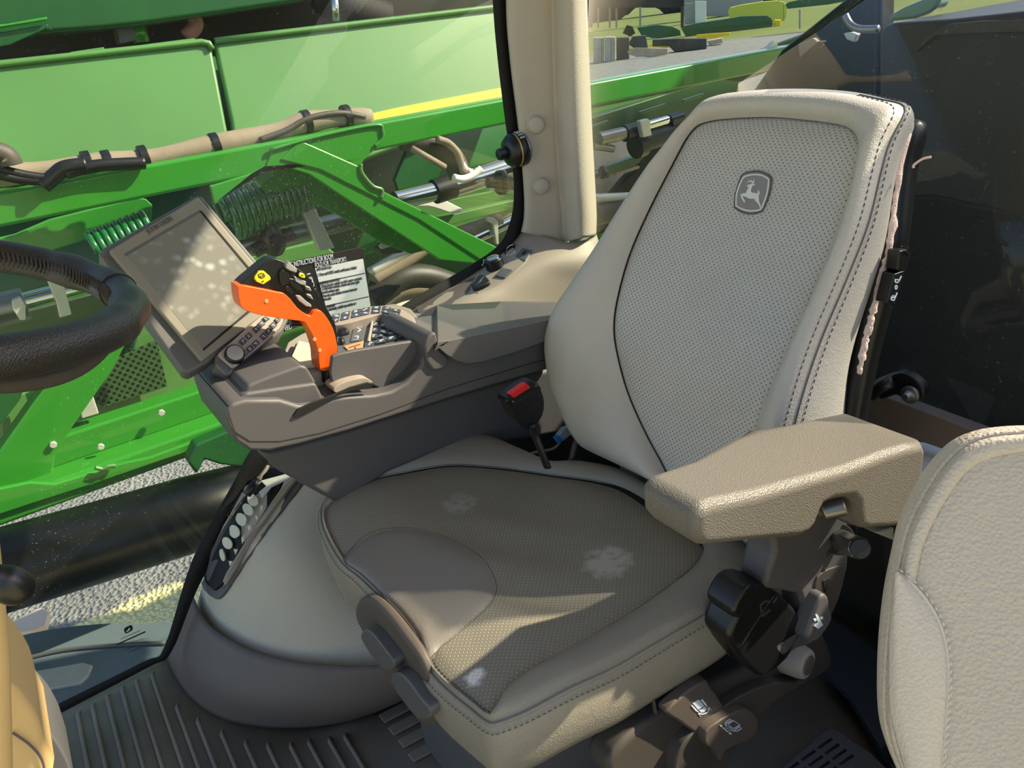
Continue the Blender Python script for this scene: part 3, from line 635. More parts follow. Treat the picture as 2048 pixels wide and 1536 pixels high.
def quad_keys(q, nu, nv, pl, e, m, parent, gap=.14, legend=True, up=None, name='key', lm='legend'):
    TL, TR, BR, BL = [V((*p, 0)) for p in q]
    def at(u, v): return tuple(((TL * (1 - u) + TR * u) * (1 - v) + (BL * (1 - u) + BR * u) * v)[:2])
    for i in range(nu):
        for j in range(nv):
            g = gap / 2
            c = [at((i + g) / nu, (j + g) / nv), at((i + 1 - g) / nu, (j + g) / nv), at((i + 1 - g) / nu, (j + 1 - g) / nv), at((i + g) / nu, (j + 1 - g) / nv)]
            bm = bmesh.new(); base = on(c, pl)
            n = V(up) if up is not None else V((0, 0, 1))
            prism_bm(bm, [p + n * e for p in base], n * -(e + .001)); nf = len(bm.faces)
            if legend:
                ctr = sum(base, V()) / 4 + n * (e + .0003)
                for (a, b, w, h) in ((random.uniform(-.1, .1), -.12, random.uniform(.3, .5), .16), (random.uniform(-.2, .2), .18, random.uniform(.16, .4), .14)):
                    du = (base[1] - base[0]); dv = (base[3] - base[0]); o_ = ctr + du * a + dv * b
                    prism_bm(bm, [o_ - du * w / 2 - dv * h / 2, o_ + du * w / 2 - dv * h / 2, o_ + du * w / 2 + dv * h / 2, o_ - du * w / 2 + dv * h / 2], n * -.0008)
            me = finish(bm); o = link(name, me, [m, M[lm]], parent)
            for f in list(me.polygons)[nf:]: f.material_index = 1
            bevel(o, .0006, 2)
# curved row at the back
cr = lambda pts: crop(pts, 640, 590, 9.309)
slab('key_strip', cr([(190, 400), (280, 560), (600, 490), (980, 385), (1120, 350), (1280, 370), (1420, 430), (1530, 500), (1650, 600), (1780, 560), (1750, 420), (1640, 330), (1500, 250), (1350, 210), (1200, 195), (960, 205), (600, 280)]), ('z', ZD + .022), .022, M['trim_l'], con, .003, 2)
for q in ([(210, 375), (385, 345), (350, 500), (270, 530)], [(405, 335), (580, 295), (545, 450), (375, 490)], [(600, 290), (950, 225), (920, 360), (575, 440)], [(975, 215), (1150, 200), (1125, 340), (945, 355)], [(1170, 205), (1520, 280), (1480, 420), (1145, 330)]):
    quad_keys(cr(q), 2 if q[1][0] - q[0][0] > 250 else 1, 2, ('z', ZD + .0225), .0015, M['key'], con, .12)
# round dial keys, columns and the front row
for q in ([(1010, 450), (1110, 440), (1080, 500), (990, 510)], [(990, 525), (1090, 520), (1080, 600), (980, 605)], [(975, 630), (1080, 625), (1075, 710), (965, 712)], [(960, 735), (1070, 735), (1065, 825), (950, 830)],
          [(1140, 440), (1300, 440), (1280, 530), (1130, 510)], [(1310, 450), (1500, 520), (1470, 600), (1300, 530)], [(1130, 530), (1250, 560), (1250, 620), (1120, 610)], [(1290, 620), (1470, 640), (1450, 700), (1280, 680)], [(1130, 650), (1270, 690), (1260, 740), (1110, 720)], [(1280, 700), (1420, 730), (1350, 770), (1250, 740)], [(1100, 750), (1180, 760), (1170, 800), (1095, 800)]):
    quad_keys(cr(q), 1, 1, ('z', ZD + .006), .003, M['key'], con, .06)
for q in ([(845, 905), (1030, 865), (1010, 965), (830, 1000)], [(1055, 860), (1240, 810), (1230, 890), (1045, 930)], [(1265, 800), (1440, 755), (1435, 830), (1255, 875)], [(1470, 745), (1650, 700), (1640, 775), (1460, 815)]):
    quad_keys(cr(q), 1, 1, ('z', ZD + .006), .003, M['key'], con, .06)
quad_keys(cr([(1690, 690), (1870, 650), (1860, 760), (1690, 795)]), 1, 1, ('z', ZD + .006), .003, M['orangekey'], con, .04, lm='orange')
slab('orange_decal', cr([(440, 950), (810, 845), (790, 1020), (580, 1060), (540, 1040)]), ('z', ZD + .0065), .003, M['orangekey'], con, .0008)
icon(stroke([(530, 980), (750, 915)], 9) + stroke([(600, 1035), (740, 1000)], 9) + stroke([(650, 965), (662, 1000)], 16), ('z', ZD + .0072), con, M['legend_d'], 640, 590, 9.309, 'decal_marks')
slab('touch_strip', cr([(640, 560), (880, 480), (800, 840), (560, 870)]), ('z', ZD + .006), .003, M['bezel_d'], con, .001)
icon(stroke([(690, 610), (760, 640), (700, 680)], 12) + stroke([(640, 770), (720, 760), (690, 810)], 12) + stroke([(690, 600), (800, 600)], 4) + stroke([(610, 830), (720, 820)], 4), ('z', ZD + .0066), con, M['legend'], 640, 590, 9.309, 'strip_marks')
slab('divider_bar', cr([(960, 420), (1000, 425), (925, 850), (870, 850)]), ('z', ZD + .012), .01, M['trim_l'], con, .002)
for q in ([(350, 750), (530, 700)], [(350, 905), (470, 880)]):
    a, b = on(cr(q), ('z', ZD + .004)); d = (b - a).normalized(); lathe('thumb_wheel', a, d, [(.008, 0), (.012, .004), (.012, (b - a).length - .004), (.008, (b - a).length)], M['black'], con, 24, .001)
slab('deck_end', [(850, 690), (855, 676), (862, 668), (872, 664), (880, 700), (900, 720), (890, 740), (866, 742), (852, 722)], ('y', -1.163), .17, M['plastic'], con, .005, 0, 3)
# lid pad
bm = bmesh.new()
lid = [(852, 640), (865, 620), (880, 668), (892, 684), (1000, 662), (1080, 645), (1160, 625), (1175, 650), (1160, 668), (1097, 680), (1024, 706), (966, 723), (936, 727), (912, 721), (890, 706), (872, 690), (863, 672)]
near = on([(866, 668), (876, 684), (900, 681), (1000, 661), (1010, 659), (1165, 626), (1165, 662), (1097, 680), (1024, 706), (966, 723), (936, 727), (912, 721), (890, 706), (872, 690)], ('y', -1.155))
lpa, lpb = PY(880, 682, -1.155), PY(1165, 626, -1.155); lpn = (lpb - lpa).cross(V((0, 1, 0))).normalized()
near[0] = near[0] - V((0, 0, near[0].z - (lpa.z + (near[0].x - lpa.x) * (lpb.z - lpa.z) / (lpb.x - lpa.x)) + .012))
ft_ = [PP(u, v, lpa, lpn) for (u, v) in [(866, 620), (874, 611), (905, 620), (990, 617), (1003, 603), (1165, 603)]]
ft_[0] = ft_[0] - V((0, 0, .012))
far = [ft_[i] if i < 6 else V((n_.x, ft_[0].y, n_.z)) for i, n_ in enumerate(near)]
A_ = [bm.verts.new(p) for p in near]; B_ = [bm.verts.new(p) for p in far]
bm.faces.new(A_); bm.faces.new(B_[::-1])
for i in range(len(A_)): bm.faces.new((A_[i], B_[i], B_[(i + 1) % len(A_)], A_[(i + 1) % len(A_)]))
bevel(link('lid_pad', finish(bm), M['lidpad'], con), .009, 5, 40)['label'] = 'textured armrest lid'
icon(stroke([(1510, 1160), (1620, 1060), (1630, 1030), (1730, 945)], 8) + stroke([(1490, 1140), (1510, 1165), (1600, 1090), (1660, 1040), (1735, 960)], 4), ('y', -1.1965), con, M['steel'], 420, 480, 4.096, 'moulded_graphic')
# ------------------------------------------------------------------ joystick
joy = thing('control_joystick', 'orange and black multifunction joystick standing in the console slot', 'joystick', tuple(PY(655, 800, -1.25)))
yj = -1.225
cj = lambda pts: crop(pts, 420, 480, 4.096)
grip = slab('grip', cj([(229, 400), (232, 382), (270, 373), (340, 385), (430, 402), (570, 430), (610, 440), (660, 485), (720, 560), (790, 610), (825, 622), (850, 590), (880, 577), (915, 585), (960, 640), (1010, 730), (1038, 840), (1042, 900), (1028, 1064), (1000, 1072), (960, 1072), (902, 1064), (890, 940), (870, 860), (840, 780), (800, 710), (772, 672), (700, 660), (560, 640), (400, 612), (280, 572), (248, 530), (235, 470)]), ('y', yj), .04, M['orange'], joy, .015, 2, 6)
grip['label'] = 'orange rubber grip'
head = slab('head', cj([(236, 384), (280, 330), (330, 290), (400, 230), (480, 168), (540, 154), (620, 185), (700, 222), (800, 290), (830, 350), (880, 430), (930, 510), (970, 580), (1030, 700), (1046, 850), (1042, 1000), (1034, 1060), (1000, 1060), (1000, 900), (940, 700), (880, 600), (820, 640), (720, 590), (640, 510), (560, 460), (400, 420), (280, 390)]), ('y', yj - .012), .036, M['bezel_d'], joy, .008, 2, 5)
head['label'] = 'black head with thumb buttons'
head.data.materials[0] = M['black']
kp = ('y', yj - .0115)
def jkey(pts, m, h=.004, lg=None, nm='thumb_button'):
    o = slab(nm, cj(pts), ('y', yj - .0115 + h), h + .004, m, joy, .0016, 0, 3)
    if lg: icon(lg, ('y', yj - .0115 + h + .0004), o, M['legend_d'], 420, 480, 4.096, 'legend')
jkey([(368, 295), (400, 255), (440, 252), (495, 300), (500, 325), (438, 366), (385, 345), (364, 320)], M['yellow'], .003, stroke([(395, 285), (420, 272), (442, 280), (448, 300), (425, 315), (400, 305), (395, 285)], 6) + stroke([(405, 295), (440, 290), (420, 310), (405, 295)], 4) + stroke([(425, 345), (440, 335)], 9))
jkey([(570, 262), (590, 240), (640, 270), (660, 300), (650, 360), (600, 385), (575, 350)], M['black'], .008)
jkey([(622, 205), (650, 175), (665, 200), (715, 235), (712, 270), (660, 255), (625, 235)], M['keyl'], .010)
jkey([(722, 275), (735, 262), (775, 272), (800, 300), (798, 325), (760, 322), (725, 300)], M['black'], .008)
jkey([(728, 278), (738, 268), (768, 276), (782, 296), (780, 314), (756, 312), (730, 298)], M['yellow'], .0095, stroke([(745, 288), (765, 292)], 5))
jkey([(690, 295), (725, 310), (790, 340), (785, 375), (740, 365), (700, 340)], M['keyl'], .007)
jkey([(640, 310), (690, 320), (700, 350), (735, 375), (770, 430), (720, 420), (660, 370)], M['black'], .006)
jkey([(780, 375), (820, 385), (835, 420), (795, 412)], M['keyl'], .006, stroke([(795, 390), (815, 405)], 5))
jkey([(790, 440), (830, 450), (850, 492), (805, 470)], M['keyl'], .006, stroke([(803, 455), (830, 472)], 5))
jkey([(610, 380), (640, 375), (690, 430), (680, 452), (630, 420)], M['black'], .006)
jkey([(700, 450), (740, 455), (790, 500), (830, 530), (835, 552), (790, 545), (730, 500)], M['keyl'], .004)
for q in ((463, 503), (900, 905), (858, 815)):
    a = PY(*cj([q])[0], yj + .0005); cyl('screw_recess', a - V((0, .004, 0)), a + V((0, .0006, 0)), .0035, M['orangekey'], joy, 14, .001)
cyl('sleeve', PY(657, 738, yj - .02), PY(656, 762, yj - .02), .013, M['black'], joy)
cyl('shaft', PY(656, 760, yj - .02), PY(654, 800, yj - .02), .009, M['chrome'], joy)
cyl('shaft_boot', PY(664, 765, yj - .03), PY(662, 802, yj - .03), .012, M['black'], joy)
cyl('rear_trigger', PY(580, 645, yj - .045), PY(606, 644, yj - .045), .008, M['black'], joy, 12)
# ------------------------------------------------------------------ display monitor
def scaled(px, k, dists): pass
cor = [V((-.181, -2.048, .939)), V((-.430, -2.128, 1.006)), V((-.276, -1.844, .677))]
k = .70; cor = [CAM + (c - CAM) * k for c in cor]
ex = (cor[1] - cor[0]).normalized(); ed = (cor[2] - cor[0]).normalized()
mn = ed.cross(ex).normalized()
if mn.dot(CAM - cor[0]) < 0: mn = -mn
mpl = (cor[0], mn)
mon = thing('display_monitor', 'grey framed touchscreen monitor tilted beside the steering wheel', 'monitor', tuple(PY(450, 780, -1.4)))
face = [(217, 500), (396, 392), (570, 598), (403, 722)]
hous = slab('housing', [(196, 508), (205, 496), (388, 393), (402, 390), (572, 590), (574, 602), (410, 728), (378, 746), (366, 742)], (cor[0] - mn * .012, mn), .035, M['bezel_d'], mon, .006, 0, 3)
slab('bezel', face, mpl, .014, M['bezel'], mon, .004)
scr = slab('screen', [(252, 508), (398, 423), (543, 594), (405, 697)], (cor[0] + mn * .0004, mn), .002, M['screen'], mon, .0005)
slab('bezel_slot', crop([(728, 372), (1165, 118), (1172, 132), (738, 386)], 0, 380, 2.926), (cor[0] + mn * .0012, mn), .002, M['bezel_d'], mon, .0003)
slab('bezel_slot', crop([(1186, 930), (1510, 655), (1520, 665), (1192, 940)], 0, 380, 2.926), (cor[0] + mn * .0012, mn), .002, M['black'], mon, .0003)
slab('bezel_slot', crop([(1165, 118), (1180, 122), (1500, 500), (1488, 508)], 0, 380, 2.926), (cor[0] + mn * .0012, mn), .002, M['black'], mon, .0003)
ta, tb = on(crop([(872, 255), (1018, 172)], 0, 380, 2.926), (cor[0] + mn * .0008, mn))
text('monitor_lettering', 'JOHN DEERE', ta, tb - ta, on([(396, 392)], mpl)[0] - on([(560, 600)], mpl)[0], .0095, M['bezel_d'], mon, .0006, (tb - ta).length)
# keypad unit below
kpn = (cor[0] + mn * .004, mn)
ck = lambda pts: crop(pts, 430, 620, 11.814)
nav = thing('navigation_keypad', 'narrow keypad with black ribbed dial under the touchscreen monitor', 'keypad', tuple(PY(480, 740, -1.4)))
slab('keypad_case', ck([(0, 1050), (60, 1030), (1040, 130), (1300, 60), (1700, 60), (1750, 200), (1600, 500), (1120, 830), (700, 1180), (520, 1340), (440, 1430), (400, 1536), (250, 1536), (0, 1280)]), (cor[0] - mn * .004, mn), .05, M['bezel_d'], nav, .006)
slab('keypad_face', ck([(60, 1040), (140, 960), (1060, 140), (1300, 60), (1640, 90), (1600, 300), (1540, 420), (1120, 810), (700, 1150), (500, 1330), (410, 1370), (380, 1340), (120, 1110)]), kpn, .008, M['trim_l'], nav, .003, 0)
nk = (cor[0] + mn * .0045, mn)
for r0 in ([(1110, 200), (1190, 150), (1300, 220), (1200, 290)], [(1000, 330), (1100, 240), (1190, 340), (1090, 430)], [(870, 460), (975, 365), (1070, 460), (975, 555)], [(690, 620), (800, 530), (890, 620), (790, 715)], [(545, 750), (660, 650), (760, 750), (645, 850)],
           [(1390, 230), (1460, 180), (1560, 230), (1475, 330)], [(1280, 360), (1370, 280), (1470, 370), (1375, 465)], [(1160, 500), (1260, 400), (1360, 490), (1260, 605)], [(1045, 625), (1145, 530), (1250, 630), (1150, 735)], [(860, 800), (970, 700), (1060, 790), (960, 900)], [(720, 920), (840, 820), (940, 920), (820, 1025)], [(640, 1000), (700, 950), (800, 1040), (710, 1110)]):
    quad_keys(ck(r0), 1, 1, nk, .002, M['key'], nav, .04, up=mn)
a = PP(*ck([(450, 1090)])[0], cor[0], mn)
dz = (PP(*ck([(560, 985)])[0], cor[0] + mn * .018, mn) - a).normalized() * 0 + mn
lathe('dial', a - mn * .004, mn, [(.0165, 0), (.0165, .016), (.0150, .018)], M['black'], nav, 28, .001)
lathe('dial_cap', a + mn * .0138, mn, [(.0135, 0), (.0135, .0012), (.011, .002)], M['keyl'], nav, 28, .0004)
tube('monitor_arm', smooth_path([PY(460, 735, -1.42), PY(470, 760, -1.4), PY(480, 790, -1.36), PY(500, 800, -1.3)]), .022, M['bezel_d'], nav, 14)
# ------------------------------------------------------------------ instruction card on the window
crd = thing('instruction_card', 'black instruction card with white text panel standing behind the joystick', 'card', tuple(PY(640, 600, -1.6)))
yc = -1.60
cc5 = lambda pts: crop(pts, 540, 480, 7.682)
slab('board', cc5([(60, 380), (300, 335), (1370, 118), (1430, 128), (1445, 170), (1560, 1010), (1540, 1030), (700, 1250), (150, 1430), (90, 900)]), ('y', yc), .003, M['blackm'], crd, .0008)
slab('text_panel', cc5([(690, 435), (1430, 290), (1545, 1000), (1535, 1060), (940, 1200), (880, 1100)]), ('y', yc + .0008), .002, M['paper'], crd, .0003)
def ctext(s, a, b, h, m, nm='lettering'):
    A, B = on(cc5([a, b]), ('y', yc + .0018)); up_ = V((0, 0, 1)); text(nm, s, A, B - A, up_, h, m, crd, .0003, (B - A).length)
ctext('OPERATING INSTRUCTIONS FOR BOOM', (80, 470), (972, 285), .0115, M['legend'])
ctext('FOLD FOR TRANSPORT:', (695, 425), (1180, 325), .0105, M['legend'])
ctext('SPEED', (170, 1405), (340, 1360), .010, M['legend'])
for (a, b) in (((735, 660), (1465, 505)), ((850, 1015), (1520, 865))):
    A = on(cc5([a, b]), ('y', yc + .0015)); tube('rule', A, .0007, M['legend_d'], crd, 4)
lines = [('AUTO-BOOM FOLD', (725, 470), (955, 430), .006), ('1. Press and HOLD switch until boom is folded.', (740, 555), (1340, 435), .007), ('INDIVIDUAL BOOM FOLD', (765, 685), (1080, 618), .006), ('1. Press boom switch to fold outer sections.', (765, 735), (1425, 598), .007), ('2. To fold inner sections, release and press again', (775, 775), (1380, 655), .007), ('the fold switches again.', (805, 825), (1075, 770), .007), ('3. Press the cradle switches to lower boom into', (795, 885), (1345, 765), .007), ('boom cradle.', (820, 930), (950, 905), .007), ('BOOM LATCH', (885, 1040), (1010, 1010), .006), ('Individually, double tap switches to', (905, 1085), (1330, 985), .007)]
for s_, a, b, h in lines: ctext(s_, a, b, h, M['legend_d'])
icon(stroke([(590, 580), (640, 570), (680, 700), (650, 720)], 8) + stroke([(600, 600), (640, 590), (650, 650)], 8) + stroke([(570, 530), (620, 515)], 14) + stroke([(670, 760), (700, 755)], 12), ('y', yc + .0016), crd, M['legend'], 540, 480, 7.682, 'diagram')
# ------------------------------------------------------------------ cab shell
YG = -1.65
# right window pane
struct(slab('window_1', [(-400, -500), (1060, -500), (1046, 470), (1025, 500), (830, 640), (470, 960), (330, 1330), (60, 1460), (-400, 1700)], ('y', YG), .006, M['glass'], None, 0), 'right side cab window')
frit_o = [(1014, -200), (1014, 0), (1022, 120), (1040, 260), (1050, 370), (1052, 440), (1046, 480), (1010, 530), (930, 590), (840, 640), (700, 760), (560, 900), (490, 1010), (398, 1170), (342, 1304), (292, 1336), (90, 1442), (-60, 1522)]
frit_i = [(978, -200), (986, 0), (996, 120), (1012, 250), (1026, 340), (1028, 400), (1020, 445), (996, 492), (925, 540), (800, 614), (640, 730), (510, 890), (470, 960), (385, 1120), (328, 1296), (285, 1325), (85, 1424), (-60, 1500)]
fo_, fi_ = [catmull(q, 5, False) for q in (frit_o, frit_i)]
fb = grid('trim_1', [on(fo_, ('y', YG + .004)), on(fi_, ('y', YG + .004))], M['blackm'], None, .003)
struct(fb, 'black window border'); fb['label'] = 'black printed border round the right window'
# glass maker's mark
gm = M['legend_d']
w1 = bpy.data.objects['window_1']
c7 = lambda p: p
icon([[(700, 430), (740, 370), (900, 295), (945, 320), (965, 400), (930, 460), (790, 540), (730, 530)]], ('y', YG + .003), w1, M['blackm'], 200, 1230, 14.63, 'glass_mark')
icon([[(760, 490), (840, 400), (850, 365), (885, 400), (880, 440), (790, 505)]], ('y', YG + .0036), w1, M['paper'], 200, 1230, 14.63, 'glass_mark')
for (a, b, w) in (((610, 705), (1180, 455), 10), ((490, 870), (1330, 490), 34), ((840, 1100), (1180, 955), 8), ((740, 1030), (1060, 900), 8), ((850, 800), (1290, 700), 6)):
    icon(stroke([a, b], w), ('y', YG + .003), w1, M['legend_d'], 200, 1230, 14.63, 'glass_print')
# B pillar
E1 = [(1013, -260), (1013, 0), (1021, 120), (1038, 260), (1048, 370), (1049, 430), (1043, 464)]
E2 = [(1108, -260), (1110, 0), (1112, 120), (1117, 260), (1124, 370), (1130, 430), (1132, 484)]
E3 = [(1172, -260), (1172, 0), (1176, 120), (1182, 260), (1188, 370), (1191, 430), (1190, 470)]
rows = []
mixp = lambda a, b, t: (a[0] + (b[0] - a[0]) * t, a[1] + (b[1] - a[1]) * t)
for a, b, c in zip(E1, E2, E3):
    v0 = (a[0], a[1]); b2 = (b[0] - 4, b[1])
    rows.append([PY(*v0, YG + .006), PY(*mixp(v0, b2, .06), -1.615), PY(*mixp(v0, b2, .45), -1.598), PY(*mixp(v0, b2, .86), -1.580), PY(*mixp(b2, c, .02), -1.572), PY(*mixp(b2, c, .22), -1.535), PY(*mixp(b2, c, .50), -1.502),
                 PY(*mixp(b2, c, .80), -1.500), PY(*mixp(b2, c, .97), -1.53), PY(*c, -1.56) + V((-.004, -.01, 0)), PY(*c, -1.56) + V((.0, -.08, 0))])
pil = grid('wall_right', rows, M['pillar'], None, .004, 5); struct(pil, 'beige cab pillar beside the right window')
for (u, v, r) in ((1071, 249, .020), (1082, 371, .019), (1058, -6, .018)):
    p, d = hit((u, max(v, 2)), bvh_of(pil)); d = (d + V((.1, .15, 0))).normalized(); p = p - d * .001
    if v < 0: p.z += .03
    lathe('screw_cap', p - d * .012, d, [(r * 1.12, 0), (r * 1.12, .020), (r, .022), (r * .93, .030), (r * .6, .033)], M['pillar'], pil, 26, .001)
# lower corner trim with sockets
T0 = [(1046, 462), (1030, 482), (1000, 512), (925, 562), (840, 612), (760, 665)]
T1 = [(1132, 485), (1090, 515), (1050, 540), (1000, 575), (955, 600), (880, 650)]
T2 = [(1192, 470), (1205, 520), (1200, 570), (1190, 610), (1150, 640), (1000, 720)]
rows = []
for i in range(6):
    a = PY(*T0[i], YG + .005); b = PY(*T1[i], -1.535 + .012 * (i > 0)); c = PY(*T2[i], -1.50 - .05 * (i == 0))
    rows.append([a, a.lerp(b, .5) + V((0, 0, .002)), b, b.lerp(c, .4) + V((.006, .018, 0)), b.lerp(c, .75) + V((.006, .018, 0)), c])
tr = grid('trim_2', rows, M['trim_l'], None, .004, 4); struct(tr, 'light taupe corner trim under the right pillar')
tr_pl = ('y', -1.575)
# wedge: vent slots, ring socket, port, knob, rocker
def trim_plane():
    a = PY(1046, 470, YG + .006); b = PY(1085, 505, -1.56); c = PY(900, 575, YG + .006)
    n = (b - a).cross(c - a).normalized()
    if n.dot(CAM - a) < 0: n = -n
    return a, n
ta0, tn = trim_plane(); tp = (ta0 + tn * .004, tn); c6 = lambda pts: crop(pts, 780, 440, 4.096)
tbv = bvh_of(tr)
for i in range(10):
    x = 1035 + i * 17.5; y = 170 + i * 6.5
    decal('vent_slot', c6([(x, y + 20), (x + 8, y + 20), (x + 26, y - 30), (x + 20, y - 32)]), tbv, .0012, .004, M['blackm'], tr, 0)
decal('door_pocket', c6([(205, 715), (300, 668), (500, 570), (690, 470), (735, 462), (700, 530), (650, 590), (640, 630), (580, 680), (520, 720), (440, 760), (330, 790), (240, 770)]), tbv, .002, .006, M['kick'], tr, .001)
decal('strip_panel', c6([(650, 600), (700, 480), (760, 420), (830, 340), (960, 240), (1050, 200), (1170, 260), (1110, 360), (1030, 430), (950, 490), (830, 565), (720, 610)]), tbv, .004, .008, M['trim_l'], tr, .002)
decal('strip_panel', c6([(925, 180), (960, 150), (1012, 160), (1000, 215), (930, 212)]), tbv, .010, .012, M['black'], tr, .002)
rp_ = c6(catmull([(960, 270), (985, 235), (1020, 222), (1042, 240), (1035, 275), (1005, 305), (970, 312), (955, 295)], 3))
so = tag(tube('socket_ring', [hit(q, tbv, .008)[0] for q in rp_], .0024, M['chrome'], None, 8, True), 'chrome ringed power socket on the corner trim below the pillar', 'socket')
decal('socket_bore', rp_, tbv, .006, .003, M['blackm'], so, 0)
up = decal('usb_port', c6([(1030, 318), (1090, 245), (1168, 265), (1112, 350)]), tbv, .007, .006, M['bezel_d'], None, .001); tag(up, 'small square grey port beside the chrome ringed socket', 'port')
decal('port_slot', c6([(1085, 300), (1112, 270), (1128, 275), (1100, 306)]), tbv, .0076, .001, M['blackm'], up, 0)
rk = decal('rocker_switch', c6([(680, 575), (740, 490), (790, 490), (825, 530), (810, 555), (720, 598)]), tbv, .014, .012, M['black'], None, .003, 2); tag(rk, 'black double rocker switch at the front end of the corner trim', 'switch')
decal('rocker_groove', c6([(700, 585), (780, 500), (790, 505), (712, 592)]), tbv, .0145, .001, M['key'], rk, 0)
o_, n_k = hit(c6([(868, 400)])[0], tbv)
kb = thing('rotary_knob', 'round black knob with chrome top on the corner trim between socket and rocker', 'knob', tuple(o_))
n_k = (n_k + V((0, 0, .6))).normalized()
lathe('knob_body', o_ - n_k * .003, n_k, [(.024, 0), (.022, .030), (.019, .033)], M['black'], kb, 28, .001)
lathe('knob_top', o_ + n_k * .030, n_k, [(.0165, 0), (.0165, .002), (.011, .0035)], M['chrome'], kb, 24, .0005)
tube('key_ring', [hit(q, tbv, .02)[0] for q in c6([(805, 350), (785, 378), (790, 410), (775, 430)])], .0018, M['chrome'], kb, 6)
decal('switch_plate', c6([(870, 475), (930, 410), (1010, 430), (940, 490)]), tbv, .008, .004, M['bezel_d'], tr, .001)
# canister stuck to the pillar
cn = thing('round_canister', 'round black and silver canister with a black knob stuck to the beige pillar', 'canister', tuple(PY(1035, 296, -1.56)))
ao, ad = hit((1052, 297), bvh_of(pil)); ad = V((.98, -.10, -.05)).normalized(); ao = ao + V((-.004, -.012, 0))
lathe('silver_band', ao, ad, [(.036, 0), (.040, .004), (.040, .030), (.039, .032)], M['steel'], cn, 36, .001)
lathe('label_band', ao + ad * .008, ad, [(.0404, 0), (.0404, .018)], M['black'], cn, 36)
lathe('gold_line', ao + ad * .0265, ad, [(.0406, 0), (.0406, .002)], M['yellow_p'], cn, 36)
lathe('cap', ao + ad * .031, ad, [(.042, 0), (.041, .006), (.032, .018), (.016, .022)], M['black'], cn, 36, .001)
lathe('knob', ao + ad * .052, ad, [(.015, 0), (.016, .004), (.014, .022), (.011, .024)], M['black'], cn, 10, .001)
for i in range(4):
    a0 = ao + ad * (.011 + .0035 * i); t = V((0, 0, 1)); s_ = ad.cross(t).normalized(); u_ = s_.cross(ad)
    for j in range(4):
        an = math.radians(-60 + j * 14 + 150); q = a0 + (s_ * math.cos(an) + u_ * math.sin(an)) * .0408
        box('label_mark', q, (.0022, .0012, .005), M['legend'], cn, bev=0)
# kick panel and fabric panel of the wheel housing
K0 = [PZ(*p, 0) for p in [(335, 1308), (345, 1340), (380, 1392), (430, 1430), (500, 1450), (600, 1455), (700, 1440), (800, 1400), (900, 1340)]]
K1 = [PZ(*p, z) for p, z in zip([(383, 1178), (384, 1190), (400, 1225), (430, 1260), (500, 1300), (600, 1325), (740, 1332), (860, 1315), (950, 1270)], [.19, .185, .175, .17, .17, .17, .17, .17, .17])]
Km = [a.lerp(b, .5) + V((.01, .03, 0)) for a, b in zip(K0, K1)]
struct(grid('baseboard_right', [K0, Km, K1], M['kick'], None, .006, 4), 'dark plastic kick panel at the foot of the wheel housing')
Fp0 = [p + V((-.004, -.006, -.05)) for p in K1]
top_px = [(560, 915), (566, 917), (580, 925), (600, 935), (650, 960), (720, 1000), (800, 1040), (880, 1040), (960, 1040)]
top_y = [-1.63, -1.625, -1.61, -1.60, -1.57, -1.55, -1.53, -1.51, -1.48]
Fp2 = [PY(*p, y) for p, y in zip(top_px, top_y)]
mid_px = [(450, 1050), (455, 1055), (475, 1070), (505, 1090), (570, 1120), (650, 1150), (760, 1180), (860, 1180), (950, 1150)]
mid_y = [-1.635, -1.62, -1.57, -1.52, -1.44, -1.38, -1.33, -1.29, -1.26]
Fp1 = [PY(*p, y) for p, y in zip(mid_px, mid_y)]
fabp = grid('trim_3', [Fp0, Fp1, Fp2], M['fabric'], None, .006, 6); struct(fabp, 'beige textured fabric panel over the wheel housing')
# storage tray with mesh in the panel
tray_o = [(596, 948), (608, 962), (560, 1030), (505, 1110), (465, 1172), (450, 1192), (437, 1196), (415, 1178), (410, 1150), (430, 1100), (480, 1015), (530, 930), (560, 915)]
ty = -1.50
a, b, c = PY(600, 955, -1.56), PY(445, 1190, -1.50), PY(420, 1150, -1.565)
tnn = (b - a).cross(c - a).normalized()
if tnn.dot(CAM - a) < 0: tnn = -tnn
tpl = (a + tnn * .012, tnn)
tray = thing('storage_tray', 'long dark slotted storage tray set into the beige fabric panel', 'tray', tuple(b))
fb_ = bvh_of(fabp)
cT = lambda p: crop(p, 410, 920, 5.295)
decal('tray_frame', tray_o, fb_, .010, .03, M['plastic'], tray, .004, 2)
decal('tray_well', cT([(700, 75), (830, 125), (880, 150), (800, 300), (640, 600), (400, 960), (280, 1220), (240, 1290), (150, 1370), (60, 1290), (40, 1210), (100, 1090), (330, 640), (600, 240)]), fb_, .0125, .01, M['blackm'], tray, .001)
decal('tray_rim', cT([(880, 145), (975, 210), (880, 350), (640, 700), (400, 1110), (290, 1300), (270, 1260), (300, 1180), (560, 760), (800, 350)]), fb_, .020, .014, M['trim_l'], tray, .003)
decal('tray_rim', cT([(650, 50), (712, 75), (640, 210), (500, 330), (330, 640), (312, 600), (440, 380), (560, 200)]), fb_, .020, .014, M['trim_l'], tray, .003)
for (x, y) in ((545, 450), (500, 550), (435, 650), (370, 765), (300, 880), (250, 1000)):
    pg = [(x + 48 * math.cos(t) * (1 if x > 260 else .5) + 12 * math.sin(t), y + 62 * math.sin(t)) for t in [i * math.pi / 8 for i in range(16)]]
    decal('sun_spot', cT(pg), fb_, .016, .003, M['cream'], tray, .0005)  # cream spots stand in for sun falling through the mesh
    decal('mesh_tooth', cT([(x + 62, y + 60), (x + 105, y + 58), (x + 78, y + 118)]), fb_, .015, .002, M['cream'], tray, 0)
